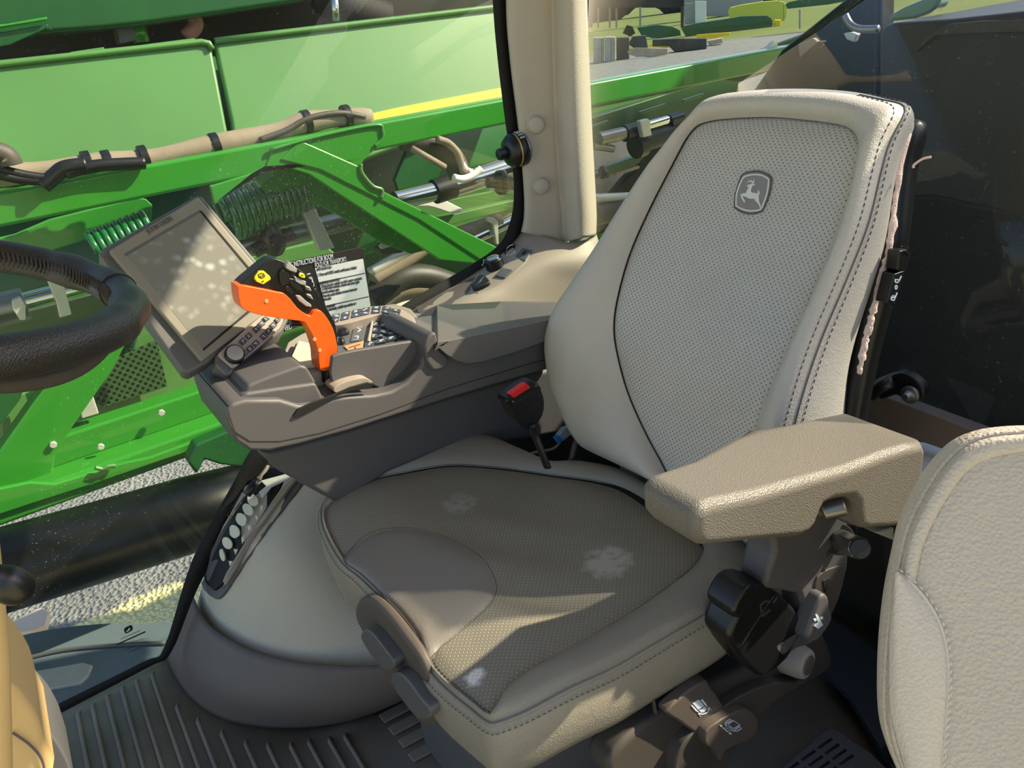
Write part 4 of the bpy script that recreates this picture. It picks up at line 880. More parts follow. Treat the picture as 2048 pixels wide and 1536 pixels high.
decal('clamp_bracket', cT([(640, 270), (840, 185), (860, 160), (900, 200), (860, 250), (720, 330), (650, 440), (630, 430), (620, 380), (680, 320), (660, 290)]), fb_, .022, .004, M['zinc'], tray, .001)
h0 = hit(cT([(440, 365)])[0], fb_, .03)[0]; h1 = hit(cT([(640, 275)])[0], fb_, .03)[0]
if h0 is None: h0 = h1 + V((.04, -.02, 0))
tube('knurled_knob', [h0, h0.lerp(h1, .5), h1], .0105, M['black'], tray, 16)
# floor with ribbed mat
fl = prism('floor', [(1.2, -1.72, -.02), (1.2, .25, -.02), (-1.45, .25, -.02), (-1.45, -1.72, -.02)], (0, 0, -.05), M['kick'], None, .0); struct(fl, 'cab floor')
bm = bmesh.new()
gl = [PZ(*p, 0) for p in [(-60, 1500), (85, 1428), (285, 1328), (330, 1305)]]
matpts = [(p.x, p.y) for p in gl] + [(K0[i].x, K0[i].y) for i in range(1, 7)] + [(-.5, -1.6), (-1.15, -1.6), (-1.15, .2), (.9, .2), (.9, gl[0].y)]
mm_ = prism('floor_mat', [(x, y, 0) for x, y in matpts], (0, 0, -.018), M['rubber'], None, 0); tag(mm_, 'dark ribbed rubber mat covering the cab floor', 'floor mat')
ends = [(120, 1430), (156, 1412), (185, 1397), (214, 1379), (243, 1363), (272, 1350), (303, 1337), (352, 1399), (393, 1426), (440, 1450), (487, 1470), (531, 1475), (576, 1475), (612, 1468), (652, 1464), (683, 1457)]
bm = bmesh.new()
E0 = [PZ(*p, 0) for p in ends]
for i, p in enumerate(E0):
    yend = p.y + .02
    tube_bm(bm, [(p.x, yend, .0005), (p.x + .004, yend + .012, .004), (p.x + .004, .18, .004)], .0045, 6)
xs = E0[0].x
for i in range(1, 10):
    x = xs + i * .04; tube_bm(bm, [(x, -1.6, .001), (x, .18, .004)], .0045, 6)
link('rib', finish(bm), M['rubber'], mm_, smooth=True)
for dx, dy in ((0, 0), (18, 25), (38, 50), (58, 78)):
    slab('tread_pad', [(757 + dx, 1429 + dy), (769 + dx, 1444 + dy), (830 + dx, 1412 + dy), (818 + dx, 1396 + dy)], ('z', .006), .006, M['rubber'], mm_, .002)
# rear: wall, sill, window panes, roof
XR = -1.26
rearw = prism('wall_rear', [(XR - .02, -1.66, 0), (XR - .02, .3, 0), (XR - .02, .3, .55), (XR - .02, -1.66, .55)], (-.03, 0, 0), M['plastic_b'], None, 0); struct(rearw, 'lower rear cab wall')
sl = slab('trim_4', [(1720, 815), (1760, 790), (2120, 925), (2120, 985), (1990, 935), (1740, 850)], ('x', -1.19), .03, M['kick'], None, .004); struct(sl, 'dark rail along the foot of the rear window')
shelf = slab('trim_5', [(1690, 830), (1735, 832), (1840, 868), (1960, 912), (2110, 970), (2080, 1100), (1860, 1060), (1700, 960)], ('z', .52), .03, M['tan_rib'], None, .003); struct(shelf, 'ribbed beige shelf behind the seats')
bm = bmesh.new()
a0 = PZ(1735, 834, .522); b0 = PZ(2050, 948, .522)
for i in range(46):
    p = a0.lerp(b0, i / 45); tube_bm(bm, [p, p + V((.22, .0, 0))], .0016, 4)
link('shelf_rib', finish(bm), M['tan_rib'], shelf)
tb_ = on([(1476, 168), (1560, 112), (1640, 60), (1745, -10), (1790, -60), (2400, -60), (2300, 1200), (1720, 830), (1500, 600)], ('x', XR))
pn = prism('window_3', tb_, (-.006, 0, 0), M['glass_t'], None, 0); struct(pn, 'tinted rear cab window')
pn2 = prism('window_2', on([(1180, -60), (1730, -10), (1640, 60), (1560, 112), (1474, 168), (1450, 300), (1300, 620), (1150, 700)], ('x', XR - .0)), (-.006, 0, 0), M['glass_c'], None, 0); struct(pn2, 'clear rear corner window')
roof = prism('ceiling', [(1.2, -1.70, 1.86), (1.2, -.02, 1.86), (-.62, .02, 1.86), (-1.30, .0, 1.86), (-1.30, -1.70, 1.86)], (0, 0, .12), M['pillar'], None, 0); struct(roof, 'cab roof')
lw = prism('sun_block_left', [(-.72, .34, 0), (-1.30, .34, 0), (-1.30, .34, 1.47), (-1.0, .34, 1.47), (-.80, .34, 1.47)], (0, .04, 0), M['plastic_b'], None, .01); struct(lw, 'unseen left rear wall added to block sun')  # out of view, added as an occluder for the sun
# dark wall below beside passenger seat
lwall = prism('trim_6', [(-1.20, -.62, 0), (-1.20, .3, 0), (-1.10, .3, .50), (-1.10, -.62, .50)], (-.03, 0, 0), M['plastic_d'], None, 0); struct(lwall, 'brown plastic panel behind the seats')
slab('trim_7', [(1655, 1236), (1668, 1240), (1830, 1355), (1860, 1560), (1800, 1560), (1700, 1390), (1640, 1330)], ('z', .06), .02, mat('mat_bluegrey', (44, 48, 56), .6), None, .002)
struct(bpy.data.objects['trim_7'], 'dark blue-grey mat strip on the floor')
# hidden dark stuff behind seat: bracket with hinge, cables
hb = slab('hinge_bracket', [(1742, 772), (1750, 760), (1800, 745), (1830, 758), (1848, 780), (1842, 800), (1825, 805), (1790, 790), (1760, 800)], ('x', -1.16), .02, M['black'], None, .004, 2); tag(hb, 'black hinge bracket at the foot of the rear window behind the seat', 'bracket')
o = PX(1822, 788, -1.158); lathe('hinge_bolt', o, V((1, 0, 0)), [(.016, 0), (.016, .006), (.009, .008), (.006, .018)], M['steel'], hb, 20, .001)
tube('window_latch', on([(1740, 790), (1762, 772), (1785, 762)], ('x', -1.15)), .012, M['black'], hb, 12)
bx = prism('wall_back_dark', [(-1.18, -1.5, .0), (-.80, -1.5, .0), (-.80, -1.42, .0), (-1.18, -1.42, .0)], (0, 0, .5), M['blackm'], None, 0)
bx.name = 'trim_8'; struct(bx, 'dark panel behind the seat')
pw = box('white_paper', PZ(1865, 930, .54), (.12, .12, .02), M['white'], None, Matrix.Rotation(.5, 3, 'Z'), .002); tag(pw, 'white paper lying on the shelf behind the armrest', 'paper')
bkt = slab('cream_bucket', [(1750, 1066), (1800, 1050), (1830, 1040), (1850, 980), (1830, 1075), (1790, 1082)], ('y', -.60), .05, M['cream'], None, .004); tag(bkt, 'cream container rim peeking out below the armrest', 'container')
# cable and blue connector beside the buckle
cb = thing('cable_connector', 'pale connector with blue end hanging between console and seat', 'connector', tuple(PY(1130, 880, -1.12)))
slab('plug', [(1116, 874), (1128, 858), (1152, 848), (1158, 858), (1140, 872), (1124, 884)], ('y', -1.12), .012, M['paleblue'], cb, .002)
slab('clip', [(1112, 878), (1119, 872), (1126, 880), (1120, 888)], ('y', -1.118), .012, M['blue'], cb, .001)
tube('cable', smooth_path(on([(1120, 885), (1105, 898), (1070, 905), (1040, 915)], ('y', -1.13))), .003, M['hose'], cb, 8)
dc = tube('drain_hose', smooth_path(on([(1162, 862), (1150, 890), (1142, 920), (1125, 945)], ('y', -1.06))), .006, M['hose_d'], None, 10); tag(dc, 'dusty grey hose dropping behind the seat cushion next to the buckle', 'hose')
# ------------------------------------------------------------------ floor vent and heater hose, bottom right
fv = thing('floor_vent', 'brown slotted floor vent cover between the two seats', 'vent', tuple(PZ(1680, 1500, 0)))
q = [(1530, 1560), (1640, 1465), (1655, 1453), (1672, 1455), (1745, 1505), (1800, 1560), (1790, 1620), (1500, 1620)]
slab('cover', q, ('z', .06), .05, M['plastic'], fv, .006)
c5_ = lambda p: crop(p, 1150, 1130, 2.9257)
for r_ in range(4):
    for c_ in range(4):
        x = 1495 + c_ * 42 - r_ * 97; y = 1010 + c_ * 32 + r_ * 70
        slab('slot', c5_([(x, y), (x + 14, y + 12), (x - 62, y + 66), (x - 78, y + 58)]), ('z', .0606), .003, M['blackm'], fv, 0)
hh = tube('heater_hose', smooth_path([PZ(1775, 1505, .2), PZ(1795, 1515, .21), PZ(1815, 1540, .22), PZ(1830, 1580, .22), PZ(1835, 1620, .01)]), [.012 + (.0022 if i % 2 else 0) for i in range(25)], M['black'], None, 16); tag(hh, 'black corrugated hose end beside the pale passenger seat', 'hose')
# ------------------------------------------------------------------ passenger seat back, foreground right
pn_ = V((.72, .52, .46)).normalized(); po_ = CAM + ray(1960, 1250).normalized() * .80
pex = V((0, 0, 1)).cross(pn_).normalized(); pey = pn_.cross(pex).normalized()
pf = Frame(po_, pex, pey)
ps = thing('passenger_seat', 'pale grained leather passenger seat back folded upright in the right foreground', 'seat', (po_.x, po_.y, 0))
p_out = [(1990, 869), (1930, 886), (1885, 925), (1845, 985), (1812, 1055), (1796, 1125), (1782, 1200), (1772, 1290), (1768, 1380), (1772, 1440), (1786, 1490), (1802, 1530), (1830, 1590), (1900, 1700), (2100, 1740), (2300, 1600), (2380, 1300), (2330, 1050), (2200, 900), (2090, 868)]
p_in = [(2000, 905), (1940, 925), (1900, 965), (1860, 1030), (1835, 1090), (1822, 1150), (1800, 1230), (1790, 1300), (1786, 1390), (1800, 1480), (1830, 1560), (1900, 1660), (2100, 1700), (2270, 1580), (2340, 1300), (2290, 1070), (2180, 930), (2080, 900)]
pc = pf.loc([(2030, 1280)])[0]
Hp = lambda p: .03 - .25 * ((p[0] - pc[0]) ** 2) - .12 * (p[1] - pc[1]) ** 2
pb, pi_, pO, pI, pE = puff(pf, pc, p_out, p_in, Hp, ps, ('backrest', 'centre_panel'), (M['leather_p'], M['leather_p']), bol=.004, groove=.001, insert_h=.001, N=200,
    sides=[(.004, .006), (.006, .02), (.003, .05), (-.01, .09)], edge=.014)
pe3 = [pf.M @ v for v in pE]
pcw = pf.w(pc)
stitches('stitching', [p + (pcw - p).normalized() * .012 + pn_ * .008 for p in pe3], M['stitch_l'], ps, .005, .0025, .0009, closed=True)
tube('piping', [p + (p - pcw).normalized() * .001 + pn_ * .002 for p in pe3], .0022, M['leather_p'], ps, 8, True)
sidep = [(1793, 1144), (1825, 1168), (1856, 1204), (1880, 1248), (1894, 1300), (1897, 1370), (1893, 1440), (1888, 1500), (1880, 1560)]
sp = [pf.w(q, Hp(q) + .006) for q in pf.loc(sidep, .02)]
sp = [PP(u, v, pf.w(pc, .030), pn_) for (u, v) in sidep]
lower = [(1793, 1144), (1784, 1200), (1775, 1280), (1772, 1350), (1772, 1420), (1780, 1460), (1790, 1490), (1800, 1520), (1815, 1560)]
def psurf(u, v, dh):
    h = .02
    for _ in range(4):
        w = PP(u, v, pf.o + pf.n * h, pf.n) - pf.o; h = Hp((w.dot(pf.x), w.dot(pf.y))) + dh
    return pf.o + w
rows = []
for (a, b) in zip(sidep, lower):
    rows.append([psurf(a[0] + (b[0] - a[0]) * t * .93, a[1] + (b[1] - a[1]) * t * .93, .001 + .010 * math.sin(math.pi * min(1, t * .8 + .0)) - .004 * (t > .95)) for t in [i / 8 for i in range(9)]])
M['leather_q'] = mat('leather_paler', (208, 196, 182), .42, grain=.6, gscale=330)
grid('side_panel', rows, M['leather_q'], ps, .003, 3)['label'] = 'smoother paler side panel'
spt = smooth_path([psurf(u, v, .003) for (u, v) in sidep])
tube('seam', spt, .0014, M['stitch_l'], ps, 6)
stitches('stitching', smooth_path([psurf(u + 5, v - 5, .005) for (u, v) in sidep]), M['stitch_l'], ps, .004, .0025, .0009)
box('seat_base', (po_.x + .02, po_.y + .05, .22), (.12, .34, .44), M['plastic_b'], ps, bev=.02)
# ------------------------------------------------------------------ steering wheel
wc = V((.1158, -.8278, 1.1771)); wt, wa_ = .3189, -.1552; wn = V((-math.sin(wt) * math.cos(wa_), -math.sin(wt) * math.sin(wa_), math.cos(wt)))
wx = V((0, 1, 0)).cross(wn).normalized(); wy = wn.cross(wx).normalized(); Rw = .2
sw = thing('steering_wheel', 'dark brown leather steering wheel with laced stitching at the left edge', 'steering wheel', tuple(wc))
bm = bmesh.new()
tube_bm(bm, [wc + (wx * math.cos(t) + wy * math.sin(t)) * Rw for t in [2 * math.pi * i / 120 for i in range(120)]], [.0175 + .0012 * math.sin(i * .9) * (1 if 50 < i < 75 else 0) for i in range(120)], 28, True)
link('rim', finish(bm), M['wheel'], sw)
# position stitching on the inner face of the far half
def wpt(t, rr, h): return wc + (wx * math.cos(t) + wy * math.sin(t)) * rr + wn * h
far_t = [math.atan2((PP(u, v, wc, wn) - wc).dot(wy), (PP(u, v, wc, wn) - wc).dot(wx)) for (u, v) in ((0, 515), (225, 590), (268, 618))]
t0, t1 = far_t[0], far_t[2]
if abs(t1 - t0) > math.pi: t1 += 2 * math.pi if t1 < t0 else -2 * math.pi
bm = bmesh.new(); nst = 46
for i in range(nst):
    t = t0 - (t1 - t0) * .15 + (t1 - t0) * 1.1 * i / nst; dt = (t1 - t0) * .8 / nst
    a, b, c_ = wpt(t, Rw - .0165, .0095), wpt(t + dt, Rw - .0182, .002), wpt(t, Rw - .0165, -.005)
    tube_bm(bm, [a, b], .0011, 5); tube_bm(bm, [b, c_], .0011, 5)
link('lacing', finish(bm), mat('lacing_grey', (66, 60, 56), .7), sw)
tube('groove', [wc + (wx * math.cos(t1 * 1 - (t1 - t0) * .28) + wy * math.sin(t1 - (t1 - t0) * .28)) * (Rw + .0178 * math.cos(a_)) + wn * .0178 * math.sin(a_) for a_ in [2 * math.pi * i / 24 for i in range(24)]], .0012, M['blackm'], sw, 5, True)
# spoke and hub
sp_t = t1 + (t1 - t0) * .55
hubp = wc - wn * .05
for st in (sp_t, sp_t + math.pi):
    d = wx * math.cos(st) + wy * math.sin(st)
    tube('spoke', smooth_path([wc + d * (Rw - .004), wc + d * (Rw - .05) - wn * .012, wc + d * .07 - wn * .04, hubp]), [.010] * 19, M['bezel_d'], sw, 10, flat=.6)
lathe('hub', hubp - wn * .03, wn, [(.05, 0), (.06, .01), (.055, .045), (.03, .055)], M['wheel'], sw, 30, .004)
tube('horn_ring', [wpt(t1 + (t1 - t0) * (.2 + .7 * i / 20), Rw - .012, -.018 - .01 * math.sin(math.pi * i / 20)) for i in range(21)], .009, M['plastic_b'], sw, 10)
cyl('column_shaft', hubp - wn * .02, hubp - wn * .12, .035, M['plastic_b'], sw)
# ------------------------------------------------------------------ steering column cover and lever, bottom left
colm = thing('steering_column', 'tan steering column cover at the lower left edge', 'column', tuple(PY(20, 1500, -.75)))
slab('column_cover', [(-120, 1130), (0, 1146), (12, 1200), (16, 1260), (22, 1330), (24, 1400), (26, 1470), (28, 1580), (-120, 1600)], ('y', -.62), .12, M['tan'], colm, .012, 0, 4)
slab('side_cover', [(-60, 1330), (24, 1370), (52, 1400), (78, 1440), (92, 1490), (106, 1560), (-60, 1600)], ('y', -.76), .14, M['tan'], colm, .016, 2, 4)
slab('base_cover', [(60, 1440), (84, 1450), (112, 1480), (130, 1510), (142, 1540), (150, 1600), (60, 1600)], ('y', -.92), .12, M['bezel_d'], colm, .010, 2, 3)
tube('cover_seam', smooth_path(on([(26, 1466), (60, 1490), (84, 1520), (92, 1560)], ('y', -.757))), .0012, M['stitch'], colm, 6)
cyl('column_tube', hubp - wn * .135, V((hubp.x + .16, hubp.y, 0)), .055, M['plastic_b'], colm)
box('column_foot', (PY(10, 1500, -.72).x + .06, -.78, .2), (.14, .22, .40), M['plastic_b'], colm, bev=.02)
tl = smooth_path([PY(-60, 1140, -.60), PY(-10, 1158, -.60), PY(8, 1164, -.60), PY(24, 1172, -.60), PY(38, 1182, -.60), PY(46, 1190, -.60)], 3)
tube('tilt_knob', tl, [.007 + .0065 * math.sin(math.pi * min(1, max(0, (i - 1) / (len(tl) - 1.0)))) ** .5 for i in range(len(tl))], M['black'], colm, 20)['label'] = 'black rounded lever knob'
# ------------------------------------------------------------------ outside the cab
ZG = -1.8
cRR = lambda p: crop(p, 1160, 200, 5.12)
gm_, nt, b, N, L = nodes('yard_ground')
tc = N.new('ShaderNodeTexCoord'); sep = N.new('ShaderNodeSeparateXYZ'); L.new(tc.outputs['Object'], sep.inputs[0])
n1 = N.new('ShaderNodeTexNoise'); n1.inputs['Scale'].default_value = 3; n1.inputs['Detail'].default_value = 8; L.new(tc.outputs['Object'], n1.inputs['Vector'])
n2 = N.new('ShaderNodeTexVoronoi'); n2.inputs['Scale'].default_value = 34; L.new(tc.outputs['Object'], n2.inputs['Vector'])
def ramp(src, a, b_, lo, hi):
    r = N.new('ShaderNodeMapRange'); r.inputs[1].default_value = a; r.inputs[2].default_value = b_; r.inputs[3].default_value = lo; r.inputs[4].default_value = hi; L.new(src, r.inputs[0]); return r.outputs[0]
def mixc(f, a, b_):
    m = N.new('ShaderNodeMix'); m.data_type = 'RGBA'; L.new(f, m.inputs[0])
    for i, c in ((6, a), (7, b_)):
        if hasattr(c, 'name'): L.new(c, m.inputs[i])
        else: m.inputs[i].default_value = (*lin(c), 1)
    return m.outputs[2]
asph = mixc(n1.outputs['Fac'], (96, 98, 100), (150, 148, 142))
straw = mixc(n2.outputs['Distance'], (250, 240, 184), (196, 180, 118))  # straw colour brightened to make up for missing sun
add = N.new('ShaderNodeMath'); add.operation = 'MULTIPLY_ADD'; add.inputs[1].default_value = .35; L.new(n1.outputs['Fac'], add.inputs[0]); L.new(sep.outputs['Y'], add.inputs[2])
near_ = ramp(add.outputs[0], -4.72, -4.66, 0, 1)
c1 = mixc(near_, asph, straw)
# grass far away: distance from the cab
ln = N.new('ShaderNodeVectorMath'); ln.operation = 'LENGTH'; L.new(tc.outputs['Object'], ln.inputs[0])
nb_ = N.new('ShaderNodeTexNoise'); nb_.inputs['Scale'].default_value = .12; L.new(tc.outputs['Object'], nb_.inputs['Vector'])
far_ = ramp(ln.outputs['Value'], 62, 66, 0, 1)
grass = mixc(nb_.outputs['Fac'], (84, 104, 34), (122, 128, 52))
c2 = mixc(far_, c1, grass)
L.new(c2, b.inputs['Base Color']); b.inputs['Roughness'].default_value = .9
bp = N.new('ShaderNodeBump'); bp.inputs['Strength'].default_value = .8; bp.inputs['Distance'].default_value = .03; L.new(n2.outputs['Distance'], bp.inputs['Height']); L.new(bp.outputs[0], b.inputs['Normal'])
bm = bmesh.new(); bmesh.ops.create_grid(bm, x_segments=1, y_segments=1, size=600); me = finish(bm)
for v in me.vertices: v.co.z = ZG
g = link('ground', me, gm_, smooth=False); struct(g, 'yard ground of asphalt, straw litter and grass')
# --- folded spray boom
YB = -2.6
boom = thing('spray_boom', 'bright green folded spray boom frame running past the right window', 'boom', (0, YB - .1, -.2))
def bar(name, x0, x1, y0, y1, z0, z1, m, par, bev=.008):
    return box(name, ((x0 + x1) / 2, (y0 + y1) / 2, (z0 + z1) / 2), (abs(x1 - x0), abs(y1 - y0), abs(z1 - z0)), m, par, bev=bev)
zt = 1.055
zb = PY(424, 369, YB).z
bar('top_beam', 1.4, -9, YB, YB - .10, zb, zt, M['green'], boom, .012)
# gusset and diagonals
slab('gusset', [(420, 372), (530, 338), (545, 296), (640, 268), (755, 246), (768, 258), (768, 276), (752, 290), (745, 306), (728, 320), (721, 334), (724, 350), (745, 376), (790, 400), (990, 492), (975, 530), (880, 520), (780, 455), (680, 390), (620, 350), (575, 335), (530, 336), (505, 350), (470, 380), (430, 410)], ('y', YB + .006), .02, M['green'], boom, .005)
slab('diagonal_brace', [(722, 334), (745, 372), (985, 490), (1080, 540), (1050, 590), (960, 520), (838, 440), (640, 340), (560, 320), (600, 280)], ('y', YB + .012), .12, M['green'], boom, .006)
slab('brace_web', [(500, 345), (560, 320), (640, 330), (820, 425), (900, 480), (880, 495), (822, 508), (766, 488), (680, 432), (620, 402), (575, 385), (530, 385)], ('y', YB - .13), .02, M['green'], boom, .004)
tube('weld_bead', smooth_path(on([(540, 300), (640, 272), (750, 250), (765, 262), (764, 278), (750, 292)], ('y', YB + .01))), .006, M['green'], boom, 8)
tube('weld_bead', smooth_path(on([(722, 328), (724, 346), (745, 372), (764, 380), (762, 396)], ('y', YB + .014))), .007, M['green_p'], boom, 8)
slab('left_brace', [(150, 700), (262, 668), (225, 740), (138, 865), (112, 910), (104, 950), (104, 975), (60, 988), (-60, 1020), (-60, 960), (0, 900), (70, 800)], ('y', YB + .03), .08, M['green'], boom, .006)
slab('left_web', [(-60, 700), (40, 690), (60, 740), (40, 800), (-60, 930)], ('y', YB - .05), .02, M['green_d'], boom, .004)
za0, za1 = PY(300, 815, YB).z, PY(300, 872, YB).z
bar('middle_rail', 1.4, -1.3, YB, YB - .09, za1, za0, M['green'], boom, .01)
zc0, zc1 = PY(300, 895, YB + .1).z, PY(300, 945, YB + .1).z
bar('lower_rail', 1.4, -1.3, YB + .10, YB - .02, zc1, zc0, M['green'], boom, .014)
slab('rail_plate', [(-60, 990), (60, 965), (110, 968), (240, 928), (300, 915), (480, 850), (480, 872), (330, 920), (200, 965), (60, 1010), (-60, 1050)], ('y', YB + .115), .02, M['green'], boom, .006)
slab('rail_foot', [(375, 925), (390, 890), (470, 856), (520, 880), (520, 940), (440, 930), (410, 920), (395, 950)], ('y', YB + .2), .06, M['green_d'], boom, .01)
tube('cotter', smooth_path(on([(190, 935), (205, 938), (215, 933), (230, 931)], ('y', YB + .13))), .007, M['green_p'], boom, 8)
for (u, v) in ((106, 888), (201, 890), (322, 822), (250, 462), (550, 186)):
    a = PY(u, v, YB + .035); 
for (u, v) in ((106, 888), (201, 892), (322, 824)):
    a = PY(u, v, YB + .03); cyl('bolt', a, a + V((0, .012, 0)), .011, M['zinc'], boom, 6)
slab('side_plate', [(30, 470), (100, 440), (275, 396), (292, 398), (305, 410), (303, 440), (200, 470), (80, 510), (-60, 545), (-60, 490)], ('y', YB - .20), .03, M['green'], boom, .004)
slab('window_plate', crop([(135, 880), (1380, 575), (1405, 610), (1380, 680), (1330, 715), (145, 1045)], 1150, 0, 4.518), ('y', YB - .01), .02, M['green_p'], boom, .006)
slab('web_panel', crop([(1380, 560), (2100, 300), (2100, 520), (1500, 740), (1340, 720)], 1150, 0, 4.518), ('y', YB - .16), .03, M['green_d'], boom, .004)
for q in ([(1515, 615), (1560, 540), (1640, 520), (1600, 610), (1560, 630)], [(590, 1010), (830, 935), (790, 970), (600, 1028)], [(150, 1140), (310, 1085), (270, 1120), (150, 1155)], [(975, 905), (1180, 840), (1150, 870), (990, 918)], [(1730, 440), (1800, 370), (1835, 400), (1810, 480)]):
    slab('clip_plate', crop(q, 1150, 0, 4.518), ('y', YB - .10), .02, M['green_p'] if q[0][0] != 1730 else M['zinc'], boom, .003)
# --- machine beyond
mach = thing('sprayer_body', 'large green machine panels behind the spray boom', 'machine', (0, YM, -1.8))
slab('body_panel', [(-300, 196), (0, 128), (200, 106), (404, 83), (416, 84), (424, 96), (456, 264), (452, 320), (-300, 500)], (V((0, YM, 1.3)), MPN), .05, M['green_p'], mach, .014, 0, 4)
slab('body_panel', [(428, 82), (560, 66), (1010, 12), (1090, 3), (1110, 180), (700, 330), (470, 300), (462, 240)], (V((0, YM, 1.3)), MPN), .05, M['green_p'], mach, .014, 0, 4)
tube('panel_lip', on([(-300, 196), (0, 128), (200, 106), (404, 84), (418, 87), (424, 98)], (V((0, YM, 1.3)) + MPN * .01, MPN)), .012, M['green_p'], mach, 8)
tube('panel_lip', on([(430, 82), (560, 66), (1010, 12), (1085, 4)], (V((0, YM, 1.3)) + MPN * .01, MPN)), .012, M['green_p'], mach, 8)
slab('yellow_stripe', [(715, 250), (720, 232), (800, 214), (1020, 172), (1020, 200), (860, 226)], (V((0, YM, 1.3)) + MPN * .012, MPN), .02, M['yellow_p'], mach, .002)
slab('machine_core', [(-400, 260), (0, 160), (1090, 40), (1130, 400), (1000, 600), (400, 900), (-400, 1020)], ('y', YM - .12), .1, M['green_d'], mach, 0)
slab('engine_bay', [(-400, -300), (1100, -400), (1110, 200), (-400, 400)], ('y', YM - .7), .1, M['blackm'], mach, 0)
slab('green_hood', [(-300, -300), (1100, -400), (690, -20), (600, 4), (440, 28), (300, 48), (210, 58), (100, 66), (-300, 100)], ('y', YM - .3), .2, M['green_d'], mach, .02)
slab('hood_rail', [(-100, 52), (10, 48), (94, 33), (95, 40), (20, 52), (-100, 72)], ('y', YM - .2), .05, M['green'], mach, .004)
slab('hood_rail', [(-100, 84), (96, 48), (96, 56), (20, 90), (-100, 110)], ('y', YM - .22), .05, M['green_d'], mach, .004)
slab('side_rail', [(140, 104), (208, 94), (210, 100), (310, 86), (390, 76), (390, 90), (140, 116)], ('y', YM - .06), .03, M['green_p'], mach, .004)
slab('filter_box', [(232, 50), (265, 46), (275, 80), (240, 88)], ('y', YM - .4), .1, M['bezel_d'], mach, .005)
tube('corrugated_duct', smooth_path(on([(650, -20), (680, 10), (730, 30), (770, 44)], ('y', YM - .3)), 10), [.09 + (.006 if i % 2 else -.004) for i in range(31)], M['blackm'], mach, 18)
tube('red_hose', smooth_path(on([(384, 26), (392, 50), (372, 74)], ('y', YM - .4))), .03, mat('hose_red', (150, 100, 84), .6), mach, 10)
tube('duct_clamp', on([(668, -10), (672, 42)], ('y', YM - .18)), .018, M['chrome'], mach, 10)
tube('valve', on([(275, 50), (284, 84)], ('y', YM - .42)), .03, M['green'], mach, 10)
# rows of lower machine panels seen between boom members
slab('lower_panel', [(0, 800), (260, 720), (300, 560), (640, 480), (780, 600), (500, 800), (0, 1000)], ('y', YM - .02), .05, M['green_p'], mach, .01)
mp_, nt, b, N, L = nodes('perforated_steel'); b.inputs['Base Color'].default_value = (*lin((34, 60, 34)), 1); b.inputs['Roughness'].default_value = .5
slab('mesh_screen', crop([(620, 1020), (920, 880), (980, 1150), (620, 1270), (540, 1240)], 0, 380, 2.926), ('y', YM + .05), .02, perforated('mesh_holes', (60, 96, 50), (10, 16, 10), a=.03, r=.24, rough=.5, xz=True), mach, .002)
slab('mesh_screen', crop([(150, 1200), (200, 1180), (230, 1300), (190, 1340)], 0, 380, 2.926), ('y', YM + .05), .02, M['green_d'], mach, .002)
slab('floor_panel', [(1000, 380), (1030, 430), (1000, 470), (780, 470), (700, 440)], ('y', YM + .02), .03, M['green_p'], mach, .002)
slab('perforated_bracket', [(790, 360), (815, 300), (900, 300), (870, 370), (800, 390)], ('y', YM + .1), .03, M['green_d'], mach, .004)
slab('rail', [(880, 435), (1030, 400), (1035, 416), (900, 450)], ('y', YM + .15), .05, M['green_p'], mach, .004)
slab('curved_guard', crop([(560, 810), (700, 750), (840, 735), (960, 770), (1100, 840), (1200, 900), (1080, 945), (900, 890), (750, 850), (620, 850)], 740, 280, 6.4), ('y', YM + .2), .05, M['white'], mach, .006, 2)
# undercarriage, and dark slabs painting the shadowed underside right of the pillar
slab('dark_undercarriage', [(1150, 300), (1330, 240), (1420, 220), (1380, 330), (1230, 520), (1150, 560)], ('y', -3.9), .05, M['asphalt'], mach, 0)
rf = thing('rear_boom_section', 'dark slabs for the shadowed underside of the rear boom right of the pillar', 'frame', (-3.5, -3.3, ZG))
slab('underside_shade', [(1150, 245), (1480, 140), (1480, 215), (1400, 232), (1180, 296), (1150, 300)], ('y', -3.15), .06, M['green_d'], rf, .01)
slab('underside_shade', [(1150, 400), (1250, 385), (1330, 330), (1380, 300), (1420, 300), (1300, 470), (1150, 520)], ('y', -3.3), .06, M['green_d'], rf, .01)
slab('underside_shade', cRR([(600, 560), (900, 400), (1030, 280), (1060, 330), (800, 640), (600, 940), (330, 980), (480, 800), (600, 690)]), ('y', -3.25), .06, M['blackm'], rf, .01)
slab('pale_block', cRR([(365, 740), (610, 670), (615, 700), (375, 780)]), ('y', -3.2), .05, M['wood'], rf, .004)
slab('pale_block', cRR([(630, 530), (690, 515), (685, 540), (640, 555)]), ('y', -3.0), .05, M['zinc'], rf, .004)
# --- pipes
def rod(name, a, b, y, r, m, label, cat, group=None, ext=0):
    A, B = PY(*a, y), PY(*b, y); d = (B - A).normalized(); o = cyl(name, A - d * ext, B + d * ext, r, m, None, 20); tag(o, label, cat, group); return o
p1 = thing('hydraulic_cylinder', 'long chrome hydraulic cylinder with clamps running behind the boom brace', 'cylinder', tuple(PY(300, 560, -2.85)))
def rodp(name, a, b, y, r, m, par, sides=20):
    return cyl(name, PY(*a, y), PY(*b, y), r, m, par, sides)
rodp('rod', (-60, 632), (480, 495), -2.85, .034, M['chrome'], p1); rodp('rod', (478, 496), (705, 438), -2.85, .038, M['steel'], p1)
rodp('barrel', (-60, 634), (52, 606), -2.85, .055, M['steel'], p1)
slab('clamp_strap', crop([(1750, 80), (1830, 80), (1960, 340), (1870, 360), (1780, 150)], 0, 380, 2.926), ('y', -2.79), .03, M['zinc'], p1, .004)
